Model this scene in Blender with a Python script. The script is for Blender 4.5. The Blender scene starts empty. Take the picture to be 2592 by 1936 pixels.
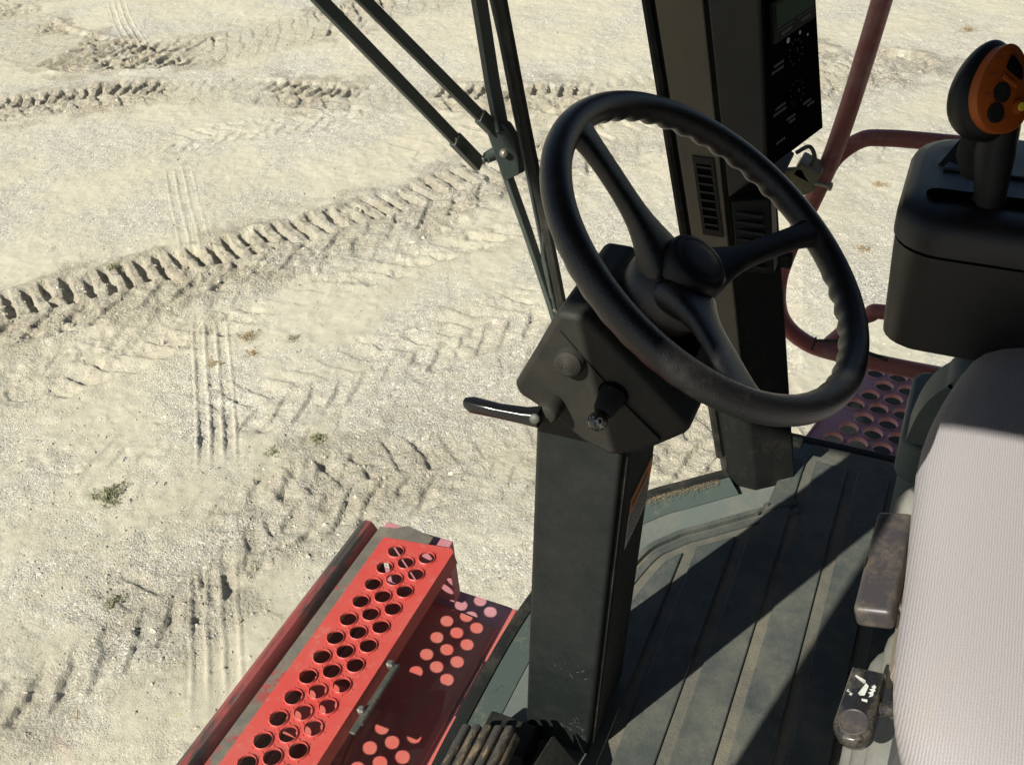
import bpy, bmesh, math, random
import numpy as np
from mathutils import Vector, Matrix, geometry
random.seed(7); RNG = np.random.default_rng(11)
S = bpy.context.scene; COL = S.collection
# ---------------------------------------------------------------- camera, world, sun, exposure
# metres; X = machine's right, Y = machine's front, Z up; cab floor at z = 0, ground at z = -2
cam = bpy.data.cameras.new('camera'); camo = bpy.data.objects.new('camera', cam); COL.objects.link(camo)
cam.sensor_width = 36; cam.lens = 34.03; cam.clip_start = 0.02; cam.clip_end = 3000
M4 = Matrix(((0.410045, 0.579867, -0.704001, 0), (-0.91002, 0.208441, -0.358352, 0), (-0.061054, 0.787595, 0.613161, 1.4), (0, 0, 0, 1)))
camo.matrix_world = M4; S.camera = camo
SUN = Vector((-1.0, 0.445, 1.0)).normalized()          # towards the sun
elev = math.asin(SUN.z); azim = math.atan2(SUN.x, SUN.y)
w = bpy.data.worlds.new('World'); S.world = w; w.use_nodes = True
nt = w.node_tree; bg = nt.nodes['Background']; sky = nt.nodes.new('ShaderNodeTexSky')
sky.sky_type = 'NISHITA'; sky.sun_disc = False; sky.sun_elevation = elev; sky.sun_rotation = azim
nt.links.new(sky.outputs[0], bg.inputs[0]); bg.inputs[1].default_value = 0.05
sl = bpy.data.lights.new('sun', 'SUN'); sl.energy = 5.0; sl.angle = math.radians(0.55); sl.color = (1, 0.95, 0.86)
so = bpy.data.objects.new('sun', sl); COL.objects.link(so); so.rotation_euler = SUN.to_track_quat('Z', 'Y').to_euler()
so.location = (-4, 3, 6)
S.view_settings.view_transform = 'Standard'; S.view_settings.look = 'None'; S.view_settings.gamma = 1
S.view_settings.use_curve_mapping = False; S.view_settings.exposure = 0.82
S.cycles.max_bounces = 8; S.cycles.transparent_max_bounces = 12
try: S.cycles.use_denoising = True
except Exception: pass

# ---------------------------------------------------------------- materials
def mat(name, col, rough=0.6, col2=None, scale=6, mix=(0.4, 0.65), detail=5, bump=None, metal=0.0, spec=0.5,
        col3=None, scale3=30, mix3=(0.55, 0.7), coat=0.0, stretch=(1, 1, 1), rough2=None):
    m = bpy.data.materials.new(name); m.use_nodes = True; t = m.node_tree; N = t.nodes; L = t.links
    b = N['Principled BSDF']; b.inputs['Roughness'].default_value = rough; b.inputs['Metallic'].default_value = metal
    b.inputs['Specular IOR Level'].default_value = spec; b.inputs['Coat Weight'].default_value = coat
    tc = N.new('ShaderNodeTexCoord'); mp = N.new('ShaderNodeMapping'); mp.inputs['Scale'].default_value = stretch
    L.new(tc.outputs['Object'], mp.inputs[0]); vec = mp.outputs[0]
    cur = None
    def layer(cur, c2, sc, rng, seedoff):
        n = N.new('ShaderNodeTexNoise'); n.inputs['Scale'].default_value = sc; n.inputs['Detail'].default_value = detail
        n.inputs['Roughness'].default_value = 0.80
        L.new(vec, n.inputs['Vector'])
        mr = N.new('ShaderNodeMapRange'); mr.inputs['From Min'].default_value = rng[0]; mr.inputs['From Max'].default_value = rng[1]
        L.new(n.outputs[0], mr.inputs[0])
        mx = N.new('ShaderNodeMix'); mx.data_type = 'RGBA'
        L.new(mr.outputs[0], mx.inputs[0])
        if cur is None: mx.inputs[6].default_value = (*col, 1)
        else: L.new(cur, mx.inputs[6])
        mx.inputs[7].default_value = (*c2, 1)
        return mx.outputs[2], mr.outputs[0]
    f = None
    if col2: cur, f = layer(cur, col2, scale, mix, 0)
    if col3: cur, f3 = layer(cur, col3, scale3, mix3, 3)
    if cur is None: b.inputs['Base Color'].default_value = (*col, 1)
    else: L.new(cur, b.inputs['Base Color'])
    if rough2 is not None and f is not None:
        mr = N.new('ShaderNodeMapRange'); mr.inputs['To Min'].default_value = rough; mr.inputs['To Max'].default_value = rough2
        L.new(f, mr.inputs[0]); L.new(mr.outputs[0], b.inputs['Roughness'])
    if bump:
        n = N.new('ShaderNodeTexNoise'); n.inputs['Scale'].default_value = bump[0]; n.inputs['Detail'].default_value = 3
        L.new(vec, n.inputs['Vector'])
        bp = N.new('ShaderNodeBump'); bp.inputs['Strength'].default_value = bump[1]; bp.inputs['Distance'].default_value = 0.002
        L.new(n.outputs[0], bp.inputs['Height']); L.new(bp.outputs[0], b.inputs['Normal'])
    return m

DUST = (0.27, 0.23, 0.16)
M = {}
M['black_plastic'] = mat('black_plastic', (0.009, 0.0095, 0.0105), 0.36, (0.018, 0.0175, 0.016), 9, (0.45, 0.75), bump=(900, 0.25), rough2=0.6, spec=0.22)
M['wheel'] = mat('wheel_rubber', (0.007, 0.007, 0.0075), 0.3, (0.05, 0.039, 0.033), 7, (0.5, 0.85), bump=(700, 0.35), rough2=0.5, spec=0.5)
M['column'] = mat('column_paint', (0.0095, 0.0125, 0.0118), 0.45, (0.02, 0.0215, 0.0195), 7, (0.42, 0.8), col3=(0.09, 0.085, 0.07), scale3=45, mix3=(0.7, 0.9), bump=(500, 0.2), rough2=0.65, spec=0.2)
M['shroud'] = mat('shroud_plastic', (0.012, 0.0135, 0.0125), 0.45, (0.03, 0.028, 0.022), 5, (0.4, 0.8), bump=(900, 0.3), rough2=0.7, spec=0.18)
M['pillar_tan'] = mat('pillar_trim', (0.115, 0.106, 0.08), 0.7, (0.15, 0.136, 0.1), 4, (0.35, 0.7), bump=(600, 0.3), spec=0.12)
M['pillar_grey'] = mat('panel_side', (0.04, 0.041, 0.038), 0.65, (0.054, 0.052, 0.046), 5, (0.35, 0.7), bump=(600, 0.3), spec=0.1)
M['pillar_dark'] = mat('pillar_dark', (0.012, 0.013, 0.012), 0.55, (0.035, 0.031, 0.024), 18, (0.5, 0.8), col3=(0.16, 0.14, 0.1), scale3=90, mix3=(0.68, 0.8), bump=(500, 0.3), spec=0.15)
M['rubber'] = mat('seal_rubber', (0.012, 0.013, 0.012), 0.7, (0.05, 0.045, 0.035), 12, (0.5, 0.8), bump=(300, 0.3), spec=0.15)
M['mat_rib'] = mat('mat_rib', (0.082, 0.084, 0.072), 0.75, (0.145, 0.132, 0.1), 6, (0.4, 0.65), col3=(0.06, 0.06, 0.055), scale3=26, mix3=(0.6, 0.78), bump=(260, 0.6), spec=0.2)
M['mat_panel'] = mat('mat_panel', (0.052, 0.061, 0.057), 0.5, (0.125, 0.121, 0.097), 6, (0.42, 0.75), col3=(0.03, 0.038, 0.042), scale3=13, mix3=(0.55, 0.72), bump=(240, 0.3), detail=8, rough2=0.8, spec=0.25)
M['ledge'] = mat('ledge_paint', (0.1, 0.118, 0.107), 0.6, (0.155, 0.15, 0.12), 8, (0.45, 0.7), col3=(0.07, 0.08, 0.07), scale3=40, mix3=(0.6, 0.72))
M['ledge_dark'] = mat('ledge_dark_paint', (0.055, 0.075, 0.066), 0.55, (0.16, 0.14, 0.09), 20, (0.55, 0.75), col3=(0.03, 0.035, 0.03), scale3=60, mix3=(0.58, 0.7))
M['dirt'] = mat('dirt', (0.2, 0.15, 0.09), 0.95, (0.11, 0.085, 0.05), 60, (0.4, 0.6), bump=(200, 1))
M['red'] = mat('red_paint', (0.42, 0.05, 0.04), 0.32, (0.4, 0.075, 0.058), 5, (0.4, 0.7), col3=(0.38, 0.17, 0.125), scale3=42, mix3=(0.56, 0.78), spec=0.45, bump=(180, 0.12), rough2=0.55)
M['red_low'] = mat('red_paint_dusty', (0.46, 0.085, 0.068), 0.55, (0.38, 0.13, 0.1), 5, (0.4, 0.7), col3=(0.3, 0.16, 0.1), scale3=22, mix3=(0.58, 0.78), stretch=(1, 2.5, 1))
M['red_worn'] = mat('red_paint_worn', (0.2, 0.04, 0.035), 0.6, (0.035, 0.032, 0.028), 5, (0.45, 0.55), col3=(0.17, 0.15, 0.11), scale3=25, mix3=(0.62, 0.75), stretch=(0.5, 2.5, 2.5))
M['steel_worn'] = mat('worn_steel', (0.11, 0.1, 0.08), 0.6, (0.17, 0.15, 0.115), 14, (0.4, 0.65), col3=(0.27, 0.045, 0.036), scale3=9, mix3=(0.56, 0.61), metal=0.15)
M['red_rail'] = mat('red_rail_paint', (0.29, 0.065, 0.06), 0.5, (0.4, 0.2, 0.185), 9, (0.5, 0.75), col3=(0.42, 0.06, 0.04), scale3=24, mix3=(0.66, 0.7))
M['hazy_red'] = mat('hazy_red_paint', (0.38, 0.155, 0.175), 0.5, (0.46, 0.25, 0.26), 8, (0.45, 0.75))  # red paint with the side window's pink haze put into its colour
M['wiper'] = mat('wiper_paint', (0.03, 0.04, 0.036), 0.45, (0.055, 0.06, 0.052), 30, (0.5, 0.75), bump=(300, 0.2))
M['steel'] = mat('zinc_steel', (0.36, 0.35, 0.3), 0.5, (0.25, 0.23, 0.18), 40, (0.45, 0.7), metal=0.9)
M['brass'] = mat('yellow_zinc', (0.2, 0.19, 0.12), 0.6, (0.13, 0.12, 0.08), 25, (0.4, 0.7), metal=0.1)
M['hinge'] = mat('hinge_steel', (0.055, 0.058, 0.05), 0.55, (0.1, 0.09, 0.068), 30, (0.45, 0.7), metal=0.3)
M['panel_black'] = mat('panel_black', (0.004, 0.004, 0.005), 0.4, (0.006, 0.006, 0.006), 6, spec=0)
M['screen'] = mat('screen_green', (0.004, 0.03, 0.017), 0.35, (0.006, 0.04, 0.023), 10, spec=0.03)
M['screen_frame'] = mat('screen_frame', (0.012, 0.0135, 0.015), 0.5, spec=0.03)
M['print_grey'] = mat('print_grey', (0.02, 0.02, 0.022), 0.6)
M['print_white'] = mat('print_white', (0.36, 0.375, 0.345), 0.8, (0.2, 0.2, 0.175), 120, (0.48, 0.68))
M['orange'] = mat('orange_plate', (0.33, 0.075, 0.009), 0.5, (0.27, 0.062, 0.009), 30, (0.4, 0.7), spec=0.25)
M['yellow'] = mat('yellow_button', (0.75, 0.55, 0.05), 0.5)
M['console'] = mat('console_plastic', (0.007, 0.0075, 0.0085), 0.33, (0.012, 0.012, 0.0115), 8, (0.4, 0.7), bump=(700, 0.3), rough2=0.5, spec=0.42)
M['teal'] = mat('console_base', (0.075, 0.1, 0.098), 0.55, (0.11, 0.125, 0.11), 9, (0.4, 0.7), bump=(400, 0.2), spec=0.2)
M['gear_dusty'] = mat('dusty_plastic', (0.036, 0.033, 0.034), 0.45, (0.12, 0.097, 0.068), 22, (0.48, 0.75), col3=(0.22, 0.155, 0.085), scale3=30, mix3=(0.66, 0.78), detail=7)
M['boot'] = mat('rubber_boot', (0.12, 0.125, 0.11), 0.65, (0.19, 0.18, 0.15), 14, (0.4, 0.7), bump=(200, 0.2))
M['tan_metal'] = mat('tan_bracket', (0.3, 0.25, 0.19), 0.6, (0.18, 0.15, 0.11), 18, (0.4, 0.7))
M['pedal'] = mat('pedal_rubber', (0.028, 0.026, 0.022), 0.6, (0.16, 0.12, 0.07), 45, (0.5, 0.68), col3=(0.36, 0.22, 0.08), scale3=26, mix3=(0.62, 0.74), stretch=(0.5, 1, 1), bump=(150, 0.5))
M['label_white'] = mat('label_white', (0.5, 0.48, 0.45), 0.6, (0.4, 0.38, 0.35), 20)
M['label_orange'] = mat('label_orange', (0.62, 0.22, 0.07), 0.6, (0.5, 0.19, 0.07), 30)
M['ink'] = mat('ink', (0.07, 0.06, 0.055), 0.7)
M['gloss_black'] = mat('gloss_black', (0.012, 0.012, 0.013), 0.13, (0.085, 0.075, 0.055), 30, (0.46, 0.75), rough2=0.5, coat=0.4)
M['lever_black'] = mat('lever_black', (0.008, 0.008, 0.009), 0.16, (0.03, 0.026, 0.02), 40, (0.6, 0.8), rough2=0.4)
M['roof'] = mat('headliner', (0.03, 0.03, 0.028), 0.8, (0.04, 0.038, 0.034), 5, spec=0.1)
M['cloth_dark'] = mat('cloth_dark', (0.05, 0.05, 0.05), 0.9)
M['straw'] = mat('straw', (0.5, 0.42, 0.2), 0.7, (0.38, 0.3, 0.14), 40)
M['leaf'] = mat('weed_leaf', (0.12, 0.14, 0.06), 0.7, (0.22, 0.21, 0.11), 30, (0.4, 0.6))
M['leaf_dry'] = mat('weed_dry', (0.33, 0.25, 0.13), 0.8, (0.24, 0.18, 0.09), 30, (0.4, 0.6))

def glass_mat(name, dust, tint, scale, streak):
    m = bpy.data.materials.new(name); m.use_nodes = True; t = m.node_tree; N = t.nodes; L = t.links
    N.remove(N['Principled BSDF']); out = N['Material Output']
    tr = N.new('ShaderNodeBsdfTransparent'); tr.inputs[0].default_value = (*tint, 1)
    gl = N.new('ShaderNodeBsdfGlossy'); gl.inputs['Roughness'].default_value = 0.02
    df = N.new('ShaderNodeBsdfDiffuse'); df.inputs[0].default_value = (0.42, 0.38, 0.31, 1)
    fr = N.new('ShaderNodeFresnel'); fr.inputs[0].default_value = 1.3
    m1 = N.new('ShaderNodeMixShader'); m2 = N.new('ShaderNodeMixShader')
    mu = N.new('ShaderNodeMath'); mu.operation = 'MULTIPLY'; mu.inputs[1].default_value = 0.08
    L.new(fr.outputs[0], mu.inputs[0]); L.new(mu.outputs[0], m1.inputs[0]); L.new(tr.outputs[0], m1.inputs[1]); L.new(gl.outputs[0], m1.inputs[2])
    tc = N.new('ShaderNodeTexCoord'); mp = N.new('ShaderNodeMapping'); mp.inputs['Scale'].default_value = streak
    n = N.new('ShaderNodeTexNoise'); n.inputs['Scale'].default_value = scale; n.inputs['Detail'].default_value = 6; n.inputs['Roughness'].default_value = 0.65
    mr = N.new('ShaderNodeMapRange'); mr.inputs['From Min'].default_value = 0.42; mr.inputs['From Max'].default_value = 0.8
    mr.inputs['To Min'].default_value = dust[0]; mr.inputs['To Max'].default_value = dust[1]
    L.new(tc.outputs['Object'], mp.inputs[0]); L.new(mp.outputs[0], n.inputs['Vector']); L.new(n.outputs[0], mr.inputs[0])
    L.new(mr.outputs[0], m2.inputs[0]); L.new(m1.outputs[0], m2.inputs[1]); L.new(df.outputs[0], m2.inputs[2]); L.new(m2.outputs[0], out.inputs[0])
    return m
M['glass_front'] = glass_mat('windshield_glass', (0.025, 0.075), (0.97, 0.98, 0.97), 3.0, (3.0, 1, 0.5))
M['glass_side'] = glass_mat('side_window_glass', (0.07, 0.13), (0.95, 0.97, 0.98), 5.0, (1, 3, 0.6))

def cloth_mat():
    m = bpy.data.materials.new('seat_cloth'); m.use_nodes = True; t = m.node_tree; N = t.nodes; L = t.links; b = N['Principled BSDF']
    b.inputs['Roughness'].default_value = 0.95; b.inputs['Specular IOR Level'].default_value = 0.1
    tc = N.new('ShaderNodeTexCoord')
    w1 = N.new('ShaderNodeTexWave'); w1.wave_type = 'BANDS'; w1.bands_direction = 'Y'; w1.inputs['Scale'].default_value = 120; w1.inputs['Distortion'].default_value = 2.2; w1.inputs['Detail'].default_value = 3; w1.inputs['Detail Scale'].default_value = 2
    w2 = N.new('ShaderNodeTexWave'); w2.wave_type = 'BANDS'; w2.bands_direction = 'X'; w2.inputs['Scale'].default_value = 80; w2.inputs['Distortion'].default_value = 2.0; w2.inputs['Detail Scale'].default_value = 4
    L.new(tc.outputs['Object'], w1.inputs[0]); L.new(tc.outputs['Object'], w2.inputs[0])
    ad = N.new('ShaderNodeMath'); ad.operation = 'MULTIPLY_ADD'; ad.inputs[1].default_value = 0.16
    L.new(w2.outputs[1], ad.inputs[0]); L.new(w1.outputs[1], ad.inputs[2])
    nz = N.new('ShaderNodeTexNoise'); nz.inputs['Scale'].default_value = 900; L.new(tc.outputs['Object'], nz.inputs['Vector'])
    ad2 = N.new('ShaderNodeMath'); ad2.operation = 'MULTIPLY_ADD'; ad2.inputs[1].default_value = 1.4
    L.new(nz.outputs[0], ad2.inputs[0]); L.new(ad.outputs[0], ad2.inputs[2])
    bp = N.new('ShaderNodeBump'); bp.inputs['Strength'].default_value = 0.32; bp.inputs['Distance'].default_value = 0.0014
    L.new(ad2.outputs[0], bp.inputs['Height']); L.new(bp.outputs[0], b.inputs['Normal'])
    mx = N.new('ShaderNodeMix'); mx.data_type = 'RGBA'; mx.inputs[6].default_value = (0.185, 0.175, 0.178, 1); mx.inputs[7].default_value = (0.33, 0.312, 0.312, 1)
    mr0 = N.new('ShaderNodeMapRange'); mr0.inputs['From Max'].default_value = 2.4; L.new(ad2.outputs[0], mr0.inputs[0]); L.new(mr0.outputs[0], mx.inputs[0])
    n2 = N.new('ShaderNodeTexNoise'); n2.inputs['Scale'].default_value = 9; n2.inputs['Detail'].default_value = 6; L.new(tc.outputs['Object'], n2.inputs['Vector'])
    mr = N.new('ShaderNodeMapRange'); mr.inputs['From Min'].default_value = 0.6; mr.inputs['From Max'].default_value = 0.85; mr.inputs['To Max'].default_value = 0.5; L.new(n2.outputs[0], mr.inputs[0])
    m3 = N.new('ShaderNodeMix'); m3.data_type = 'RGBA'; L.new(mr.outputs[0], m3.inputs[0]); L.new(mx.outputs[2], m3.inputs[6]); m3.inputs[7].default_value = (0.3, 0.23, 0.17, 1)
    L.new(m3.outputs[2], b.inputs['Base Color']); return m
M['cloth'] = cloth_mat()

def gravel_mat():
    m = bpy.data.materials.new('gravel_ground'); m.use_nodes = True; t = m.node_tree; N = t.nodes; L = t.links; b = N['Principled BSDF']
    b.inputs['Roughness'].default_value = 0.95; b.inputs['Specular IOR Level'].default_value = 0.15
    tc = N.new('ShaderNodeTexCoord'); P = tc.outputs['Object']
    def noise(s, d=4, r=0.6):
        n = N.new('ShaderNodeTexNoise'); n.inputs['Scale'].default_value = s; n.inputs['Detail'].default_value = d; n.inputs['Roughness'].default_value = r; L.new(P, n.inputs['Vector']); return n.outputs[0]
    def rng(v, a, b_, c=0, d=1):
        r = N.new('ShaderNodeMapRange'); r.inputs['From Min'].default_value = a; r.inputs['From Max'].default_value = b_; r.inputs['To Min'].default_value = c; r.inputs['To Max'].default_value = d; L.new(v, r.inputs[0]); return r.outputs[0]
    def mix(f, a, c, mode='MIX'):
        x = N.new('ShaderNodeMix'); x.data_type = 'RGBA'; x.blend_type = mode
        if isinstance(f, float): x.inputs[0].default_value = f
        else: L.new(f, x.inputs[0])
        for i, v in ((6, a), (7, c)):
            if isinstance(v, tuple): x.inputs[i].default_value = (*v, 1)
            else: L.new(v, x.inputs[i])
        return x.outputs[2]
    at = N.new('ShaderNodeAttribute'); at.attribute_name = 'dirt'
    # small stones
    vo = N.new('ShaderNodeTexVoronoi'); vo.inputs['Scale'].default_value = 85; L.new(P, vo.inputs['Vector'])
    vo2 = N.new('ShaderNodeTexVoronoi'); vo2.inputs['Scale'].default_value = 170; L.new(P, vo2.inputs['Vector'])
    cr = N.new('ShaderNodeValToRGB'); e = cr.color_ramp.elements
    e[0].position = 0; e[0].color = (0.22, 0.21, 0.19, 1); e[1].position = 1; e[1].color = (0.68, 0.66, 0.58, 1)
    for p, c in ((0.12, (0.34, 0.315, 0.26)), (0.4, (0.42, 0.397, 0.32)), (0.62, (0.47, 0.447, 0.365)), (0.74, (0.3, 0.31, 0.315)), (0.82, (0.42, 0.395, 0.32)), (0.92, (0.53, 0.505, 0.425))):
        k = e.new(p); k.color = (*c, 1)
    sp = N.new('ShaderNodeSeparateColor'); L.new(vo.outputs['Color'], sp.inputs[0]); L.new(sp.outputs[0], cr.inputs[0])
    fine = mix(rng(noise(230, 3), 0.35, 0.65), (0.405, 0.378, 0.285), (0.48, 0.45, 0.345))
    gm = rng(noise(1.1, 6, 0.68), 0.4, 0.58, 0.1, 1.0)          # where gravel lies open rather than dusted over
    stone = mix(gm, fine, cr.outputs[0])
    big = mix(rng(noise(0.5, 6), 0.42, 0.66, 0, 0.6), stone, (0.45, 0.41, 0.3))
    dirtc = mix(rng(noise(30, 6, 0.7), 0.35, 0.65), (0.25, 0.215, 0.155), (0.39, 0.35, 0.265))
    fac = N.new('ShaderNodeMath'); fac.operation = 'MULTIPLY'; L.new(at.outputs['Fac'], fac.inputs[0]); L.new(rng(noise(4, 6, 0.7), 0.34, 0.58, 0.1, 1), fac.inputs[1])
    c = mix(fac.outputs[0], big, dirtc); L.new(c, b.inputs['Base Color'])
    h = N.new('ShaderNodeMath'); h.operation = 'ADD'; L.new(rng(vo.outputs['Distance'], 0, 0.6, 1, 0), h.inputs[0]); L.new(rng(vo2.outputs['Distance'], 0, 0.6, 0.5, 0), h.inputs[1])
    hg_ = N.new('ShaderNodeMath'); hg_.operation = 'MULTIPLY'; L.new(h.outputs[0], hg_.inputs[0]); L.new(gm, hg_.inputs[1])
    h2 = N.new('ShaderNodeMath'); h2.operation = 'ADD'; L.new(hg_.outputs[0], h2.inputs[0]); L.new(noise(320, 3), h2.inputs[1])
    vo3 = N.new('ShaderNodeTexVoronoi'); vo3.inputs['Scale'].default_value = 42; L.new(P, vo3.inputs['Vector'])
    cl = N.new('ShaderNodeMath'); cl.operation = 'ADD'; L.new(rng(vo3.outputs['Distance'], 0.05, 0.7, 1.2, 0), cl.inputs[0]); L.new(rng(noise(70, 5, 0.7), 0.3, 0.7, 0, 2.2), cl.inputs[1])
    cm = N.new('ShaderNodeMath'); cm.operation = 'MULTIPLY'; L.new(cl.outputs[0], cm.inputs[0]); L.new(rng(at.outputs['Fac'], 0.12, 0.6, 0, 1.15), cm.inputs[1])
    h3 = N.new('ShaderNodeMath'); h3.operation = 'ADD'; L.new(h2.outputs[0], h3.inputs[0]); L.new(cm.outputs[0], h3.inputs[1])
    bp = N.new('ShaderNodeBump'); bp.inputs['Strength'].default_value = 0.7; bp.inputs['Distance'].default_value = 0.006
    L.new(h3.outputs[0], bp.inputs['Height']); L.new(bp.outputs[0], b.inputs['Normal']); return m
M['gravel'] = gravel_mat()
def pebble_mat():
    m = bpy.data.materials.new('pebbles'); m.use_nodes = True; t = m.node_tree; N = t.nodes; L = t.links; b = N['Principled BSDF']; b.inputs['Roughness'].default_value = 0.9; b.inputs['Specular IOR Level'].default_value = 0.15
    g = N.new('ShaderNodeNewGeometry'); cr = N.new('ShaderNodeValToRGB'); e = cr.color_ramp.elements
    e[0].color = (0.22, 0.21, 0.185, 1); e[1].color = (0.5, 0.465, 0.37, 1)
    for p, c in ((0.3, (0.34, 0.305, 0.235)), (0.55, (0.4, 0.36, 0.28)), (0.75, (0.29, 0.285, 0.27)), (0.86, (0.43, 0.395, 0.31))):
        k = e.new(p); k.color = (*c, 1)
    L.new(g.outputs['Random Per Island'], cr.inputs[0]); L.new(cr.outputs[0], b.inputs['Base Color']); return m
M['pebble'] = pebble_mat()

# ---------------------------------------------------------------- mesh helpers
V = Vector
def frame(axis):
    a = V(axis).normalized(); u = a.cross(V((0, 0, 1)))
    if u.length < 1e-4: u = V((1, 0, 0))
    u.normalize(); return a, u, a.cross(u)
class MB:
    def __init__(s): s.v = []; s.f = []
    def add(s, vs, fs):
        o = len(s.v); s.v += [tuple(p) for p in vs]; s.f += [tuple(i + o for i in f) for f in fs]; return s
    def box(s, c, d, rot=None):
        R = rot if rot is not None else Matrix.Identity(3)
        vs = [V(c) + R @ V((sx * d[0] / 2, sy * d[1] / 2, sz * d[2] / 2)) for sz in (-1, 1) for sy in (-1, 1) for sx in (-1, 1)]
        return s.add(vs, [(0, 2, 3, 1), (4, 5, 7, 6), (0, 1, 5, 4), (2, 6, 7, 3), (0, 4, 6, 2), (1, 3, 7, 5)])
    def loft(s, rings, cap=True, closed=False):
        n = len(rings[0]); vs = [p for r in rings for p in r]; fs = []
        m = len(rings)
        for i in range(m if closed else m - 1):
            j = (i + 1) % m
            for k in range(n):
                l = (k + 1) % n; fs.append((i * n + k, i * n + l, j * n + l, j * n + k))
        if cap and not closed: fs += [tuple(range(n))[::-1], tuple(range((m - 1) * n, m * n))]
        return s.add(vs, fs)
    def tube(s, path, r, n=12, cap=True, flat=1.0):
        path = [V(p) for p in path]; rings = []; pu = None
        for i, p in enumerate(path):
            t = (path[min(i + 1, len(path) - 1)] - path[max(i - 1, 0)]).normalized()
            if pu is None: _, u, _ = frame(t)
            else: u = (pu - t * pu.dot(t)).normalized()
            pu = u; v = t.cross(u); rr = r[i] if isinstance(r, (list, tuple)) else r
            rings.append([p + (u * math.cos(a) * rr + v * math.sin(a) * rr * flat) for a in [2 * math.pi * k / n for k in range(n)]])
        return s.loft(rings, cap)
    def bar(s, path, wdt, hgt, up=(0, 0, 1)):
        path = [V(p) for p in path]; rings = []
        for i, p in enumerate(path):
            t = (path[min(i + 1, len(path) - 1)] - path[max(i - 1, 0)]).normalized(); sd = t.cross(V(up)).normalized(); u = sd.cross(t)
            rings.append([p + sd * a * wdt / 2 + u * b * hgt / 2 for a, b in ((-1, -1), (1, -1), (1, 1), (-1, 1))])
        return s.loft(rings)
    def lathe(s, prof, org, axis, n=32):
        a, u, v = frame(axis); o = V(org)
        rings = [[o + a * h + (u * math.cos(t) + v * math.sin(t)) * max(r, 1e-5) for t in [2 * math.pi * k / n for k in range(n)]] for r, h in prof]
        return s.loft(rings, True)
    def prism(s, poly, vec):
        vec = V(vec); return s.loft([[V(p) for p in poly], [V(p) + vec for p in poly]])
    def quad(s, a, b, c, d): return s.add([a, b, c, d], [(0, 1, 2, 3)])
    def build(s, name, m, parent=None, smooth=None, bevel=0, seg=2, sub=0):
        me = bpy.data.meshes.new(name); me.from_pydata(s.v, [], s.f)
        bm = bmesh.new(); bm.from_mesh(me); bmesh.ops.recalc_face_normals(bm, faces=bm.faces); bm.to_mesh(me); bm.free()
        if smooth is not None:
            me.shade_smooth(); me.set_sharp_from_angle(angle=math.radians(smooth))
        me.materials.append(M[m] if isinstance(m, str) else m)
        o = bpy.data.objects.new(name, me); COL.objects.link(o)
        if bevel:
            b = o.modifiers.new('bevel', 'BEVEL'); b.width = bevel; b.segments = seg; b.limit_method = 'ANGLE'; b.angle_limit = math.radians(35)
            me.shade_smooth(); b.harden_normals = False
            me.set_sharp_from_angle(angle=math.radians(50))
        if sub:
            q = o.modifiers.new('sub', 'SUBSURF'); q.levels = sub; q.render_levels = sub; me.shade_smooth()
        if parent: attach(o, parent)
        return o
def attach(o, p):
    o.parent = p
    q = p; T = Matrix.Identity(4)
    T = Matrix.Translation(root_loc(p)); o.matrix_parent_inverse = T.inverted()
def root_loc(p):
    return p.location if p.parent is None else V((0, 0, 0)) if False else (p.location if p.parent is None else V((0, 0, 0)))
def thing(name, label, cat, loc, group=None):
    o = bpy.data.objects.new(name, None); COL.objects.link(o); o.location = loc; o.empty_display_size = 0.05
    o['label'] = label; o['category'] = cat
    if group: o['group'] = group
    return o
def tag(o, label, cat, group=None):
    o['label'] = label; o['category'] = cat
    if group: o['group'] = group
    return o
def kind(o, k): o['kind'] = k; return o
def circle(c, u, v, r, n=24, a0=0): return [V(c) + V(u) * r * math.cos(a0 + 2 * math.pi * k / n) + V(v) * r * math.sin(a0 + 2 * math.pi * k / n) for k in range(n)]
def catmull(pts, k=8):
    P = [V(p) for p in pts]; P = [P[0] * 2 - P[1]] + P + [P[-1] * 2 - P[-2]]; out = []
    for i in range(1, len(P) - 2):
        for j in range(k):
            t = j / k; a, b, c, d = P[i - 1:i + 3]
            out.append(0.5 * (2 * b + (c - a) * t + (2 * a - 5 * b + 4 * c - d) * t * t + (3 * b - a - 3 * c + d) * t ** 3))
    out.append(P[-2]); return out

# ---------------------------------------------------------------- ground
G = -2.0
TAB = RNG.random((256, 256))
def vnoise(x, y, sc, off=0.0):
    x = x / sc + off * 17.3; y = y / sc + off * 9.1
    xi = np.floor(x).astype(int); yi = np.floor(y).astype(int); fx = x - xi; fy = y - yi
    fx = fx * fx * (3 - 2 * fx); fy = fy * fy * (3 - 2 * fy)
    a = TAB[xi & 255, yi & 255]; b = TAB[(xi + 1) & 255, yi & 255]; c = TAB[xi & 255, (yi + 1) & 255]; d = TAB[(xi + 1) & 255, (yi + 1) & 255]
    return (a * (1 - fx) + b * fx) * (1 - fy) + (c * (1 - fx) + d * fx) * fy - 0.5
def fbm(x, y, sc, oct=3, off=0.0):
    h = 0; a = 1
    for i in range(oct): h = h + a * vnoise(x, y, sc / 2 ** i, off + i * 1.7); a *= 0.5
    return h
def sstep(a, b, x):
    t = np.clip((x - a) / (b - a), 0, 1); return t * t * (3 - 2 * t)
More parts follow.
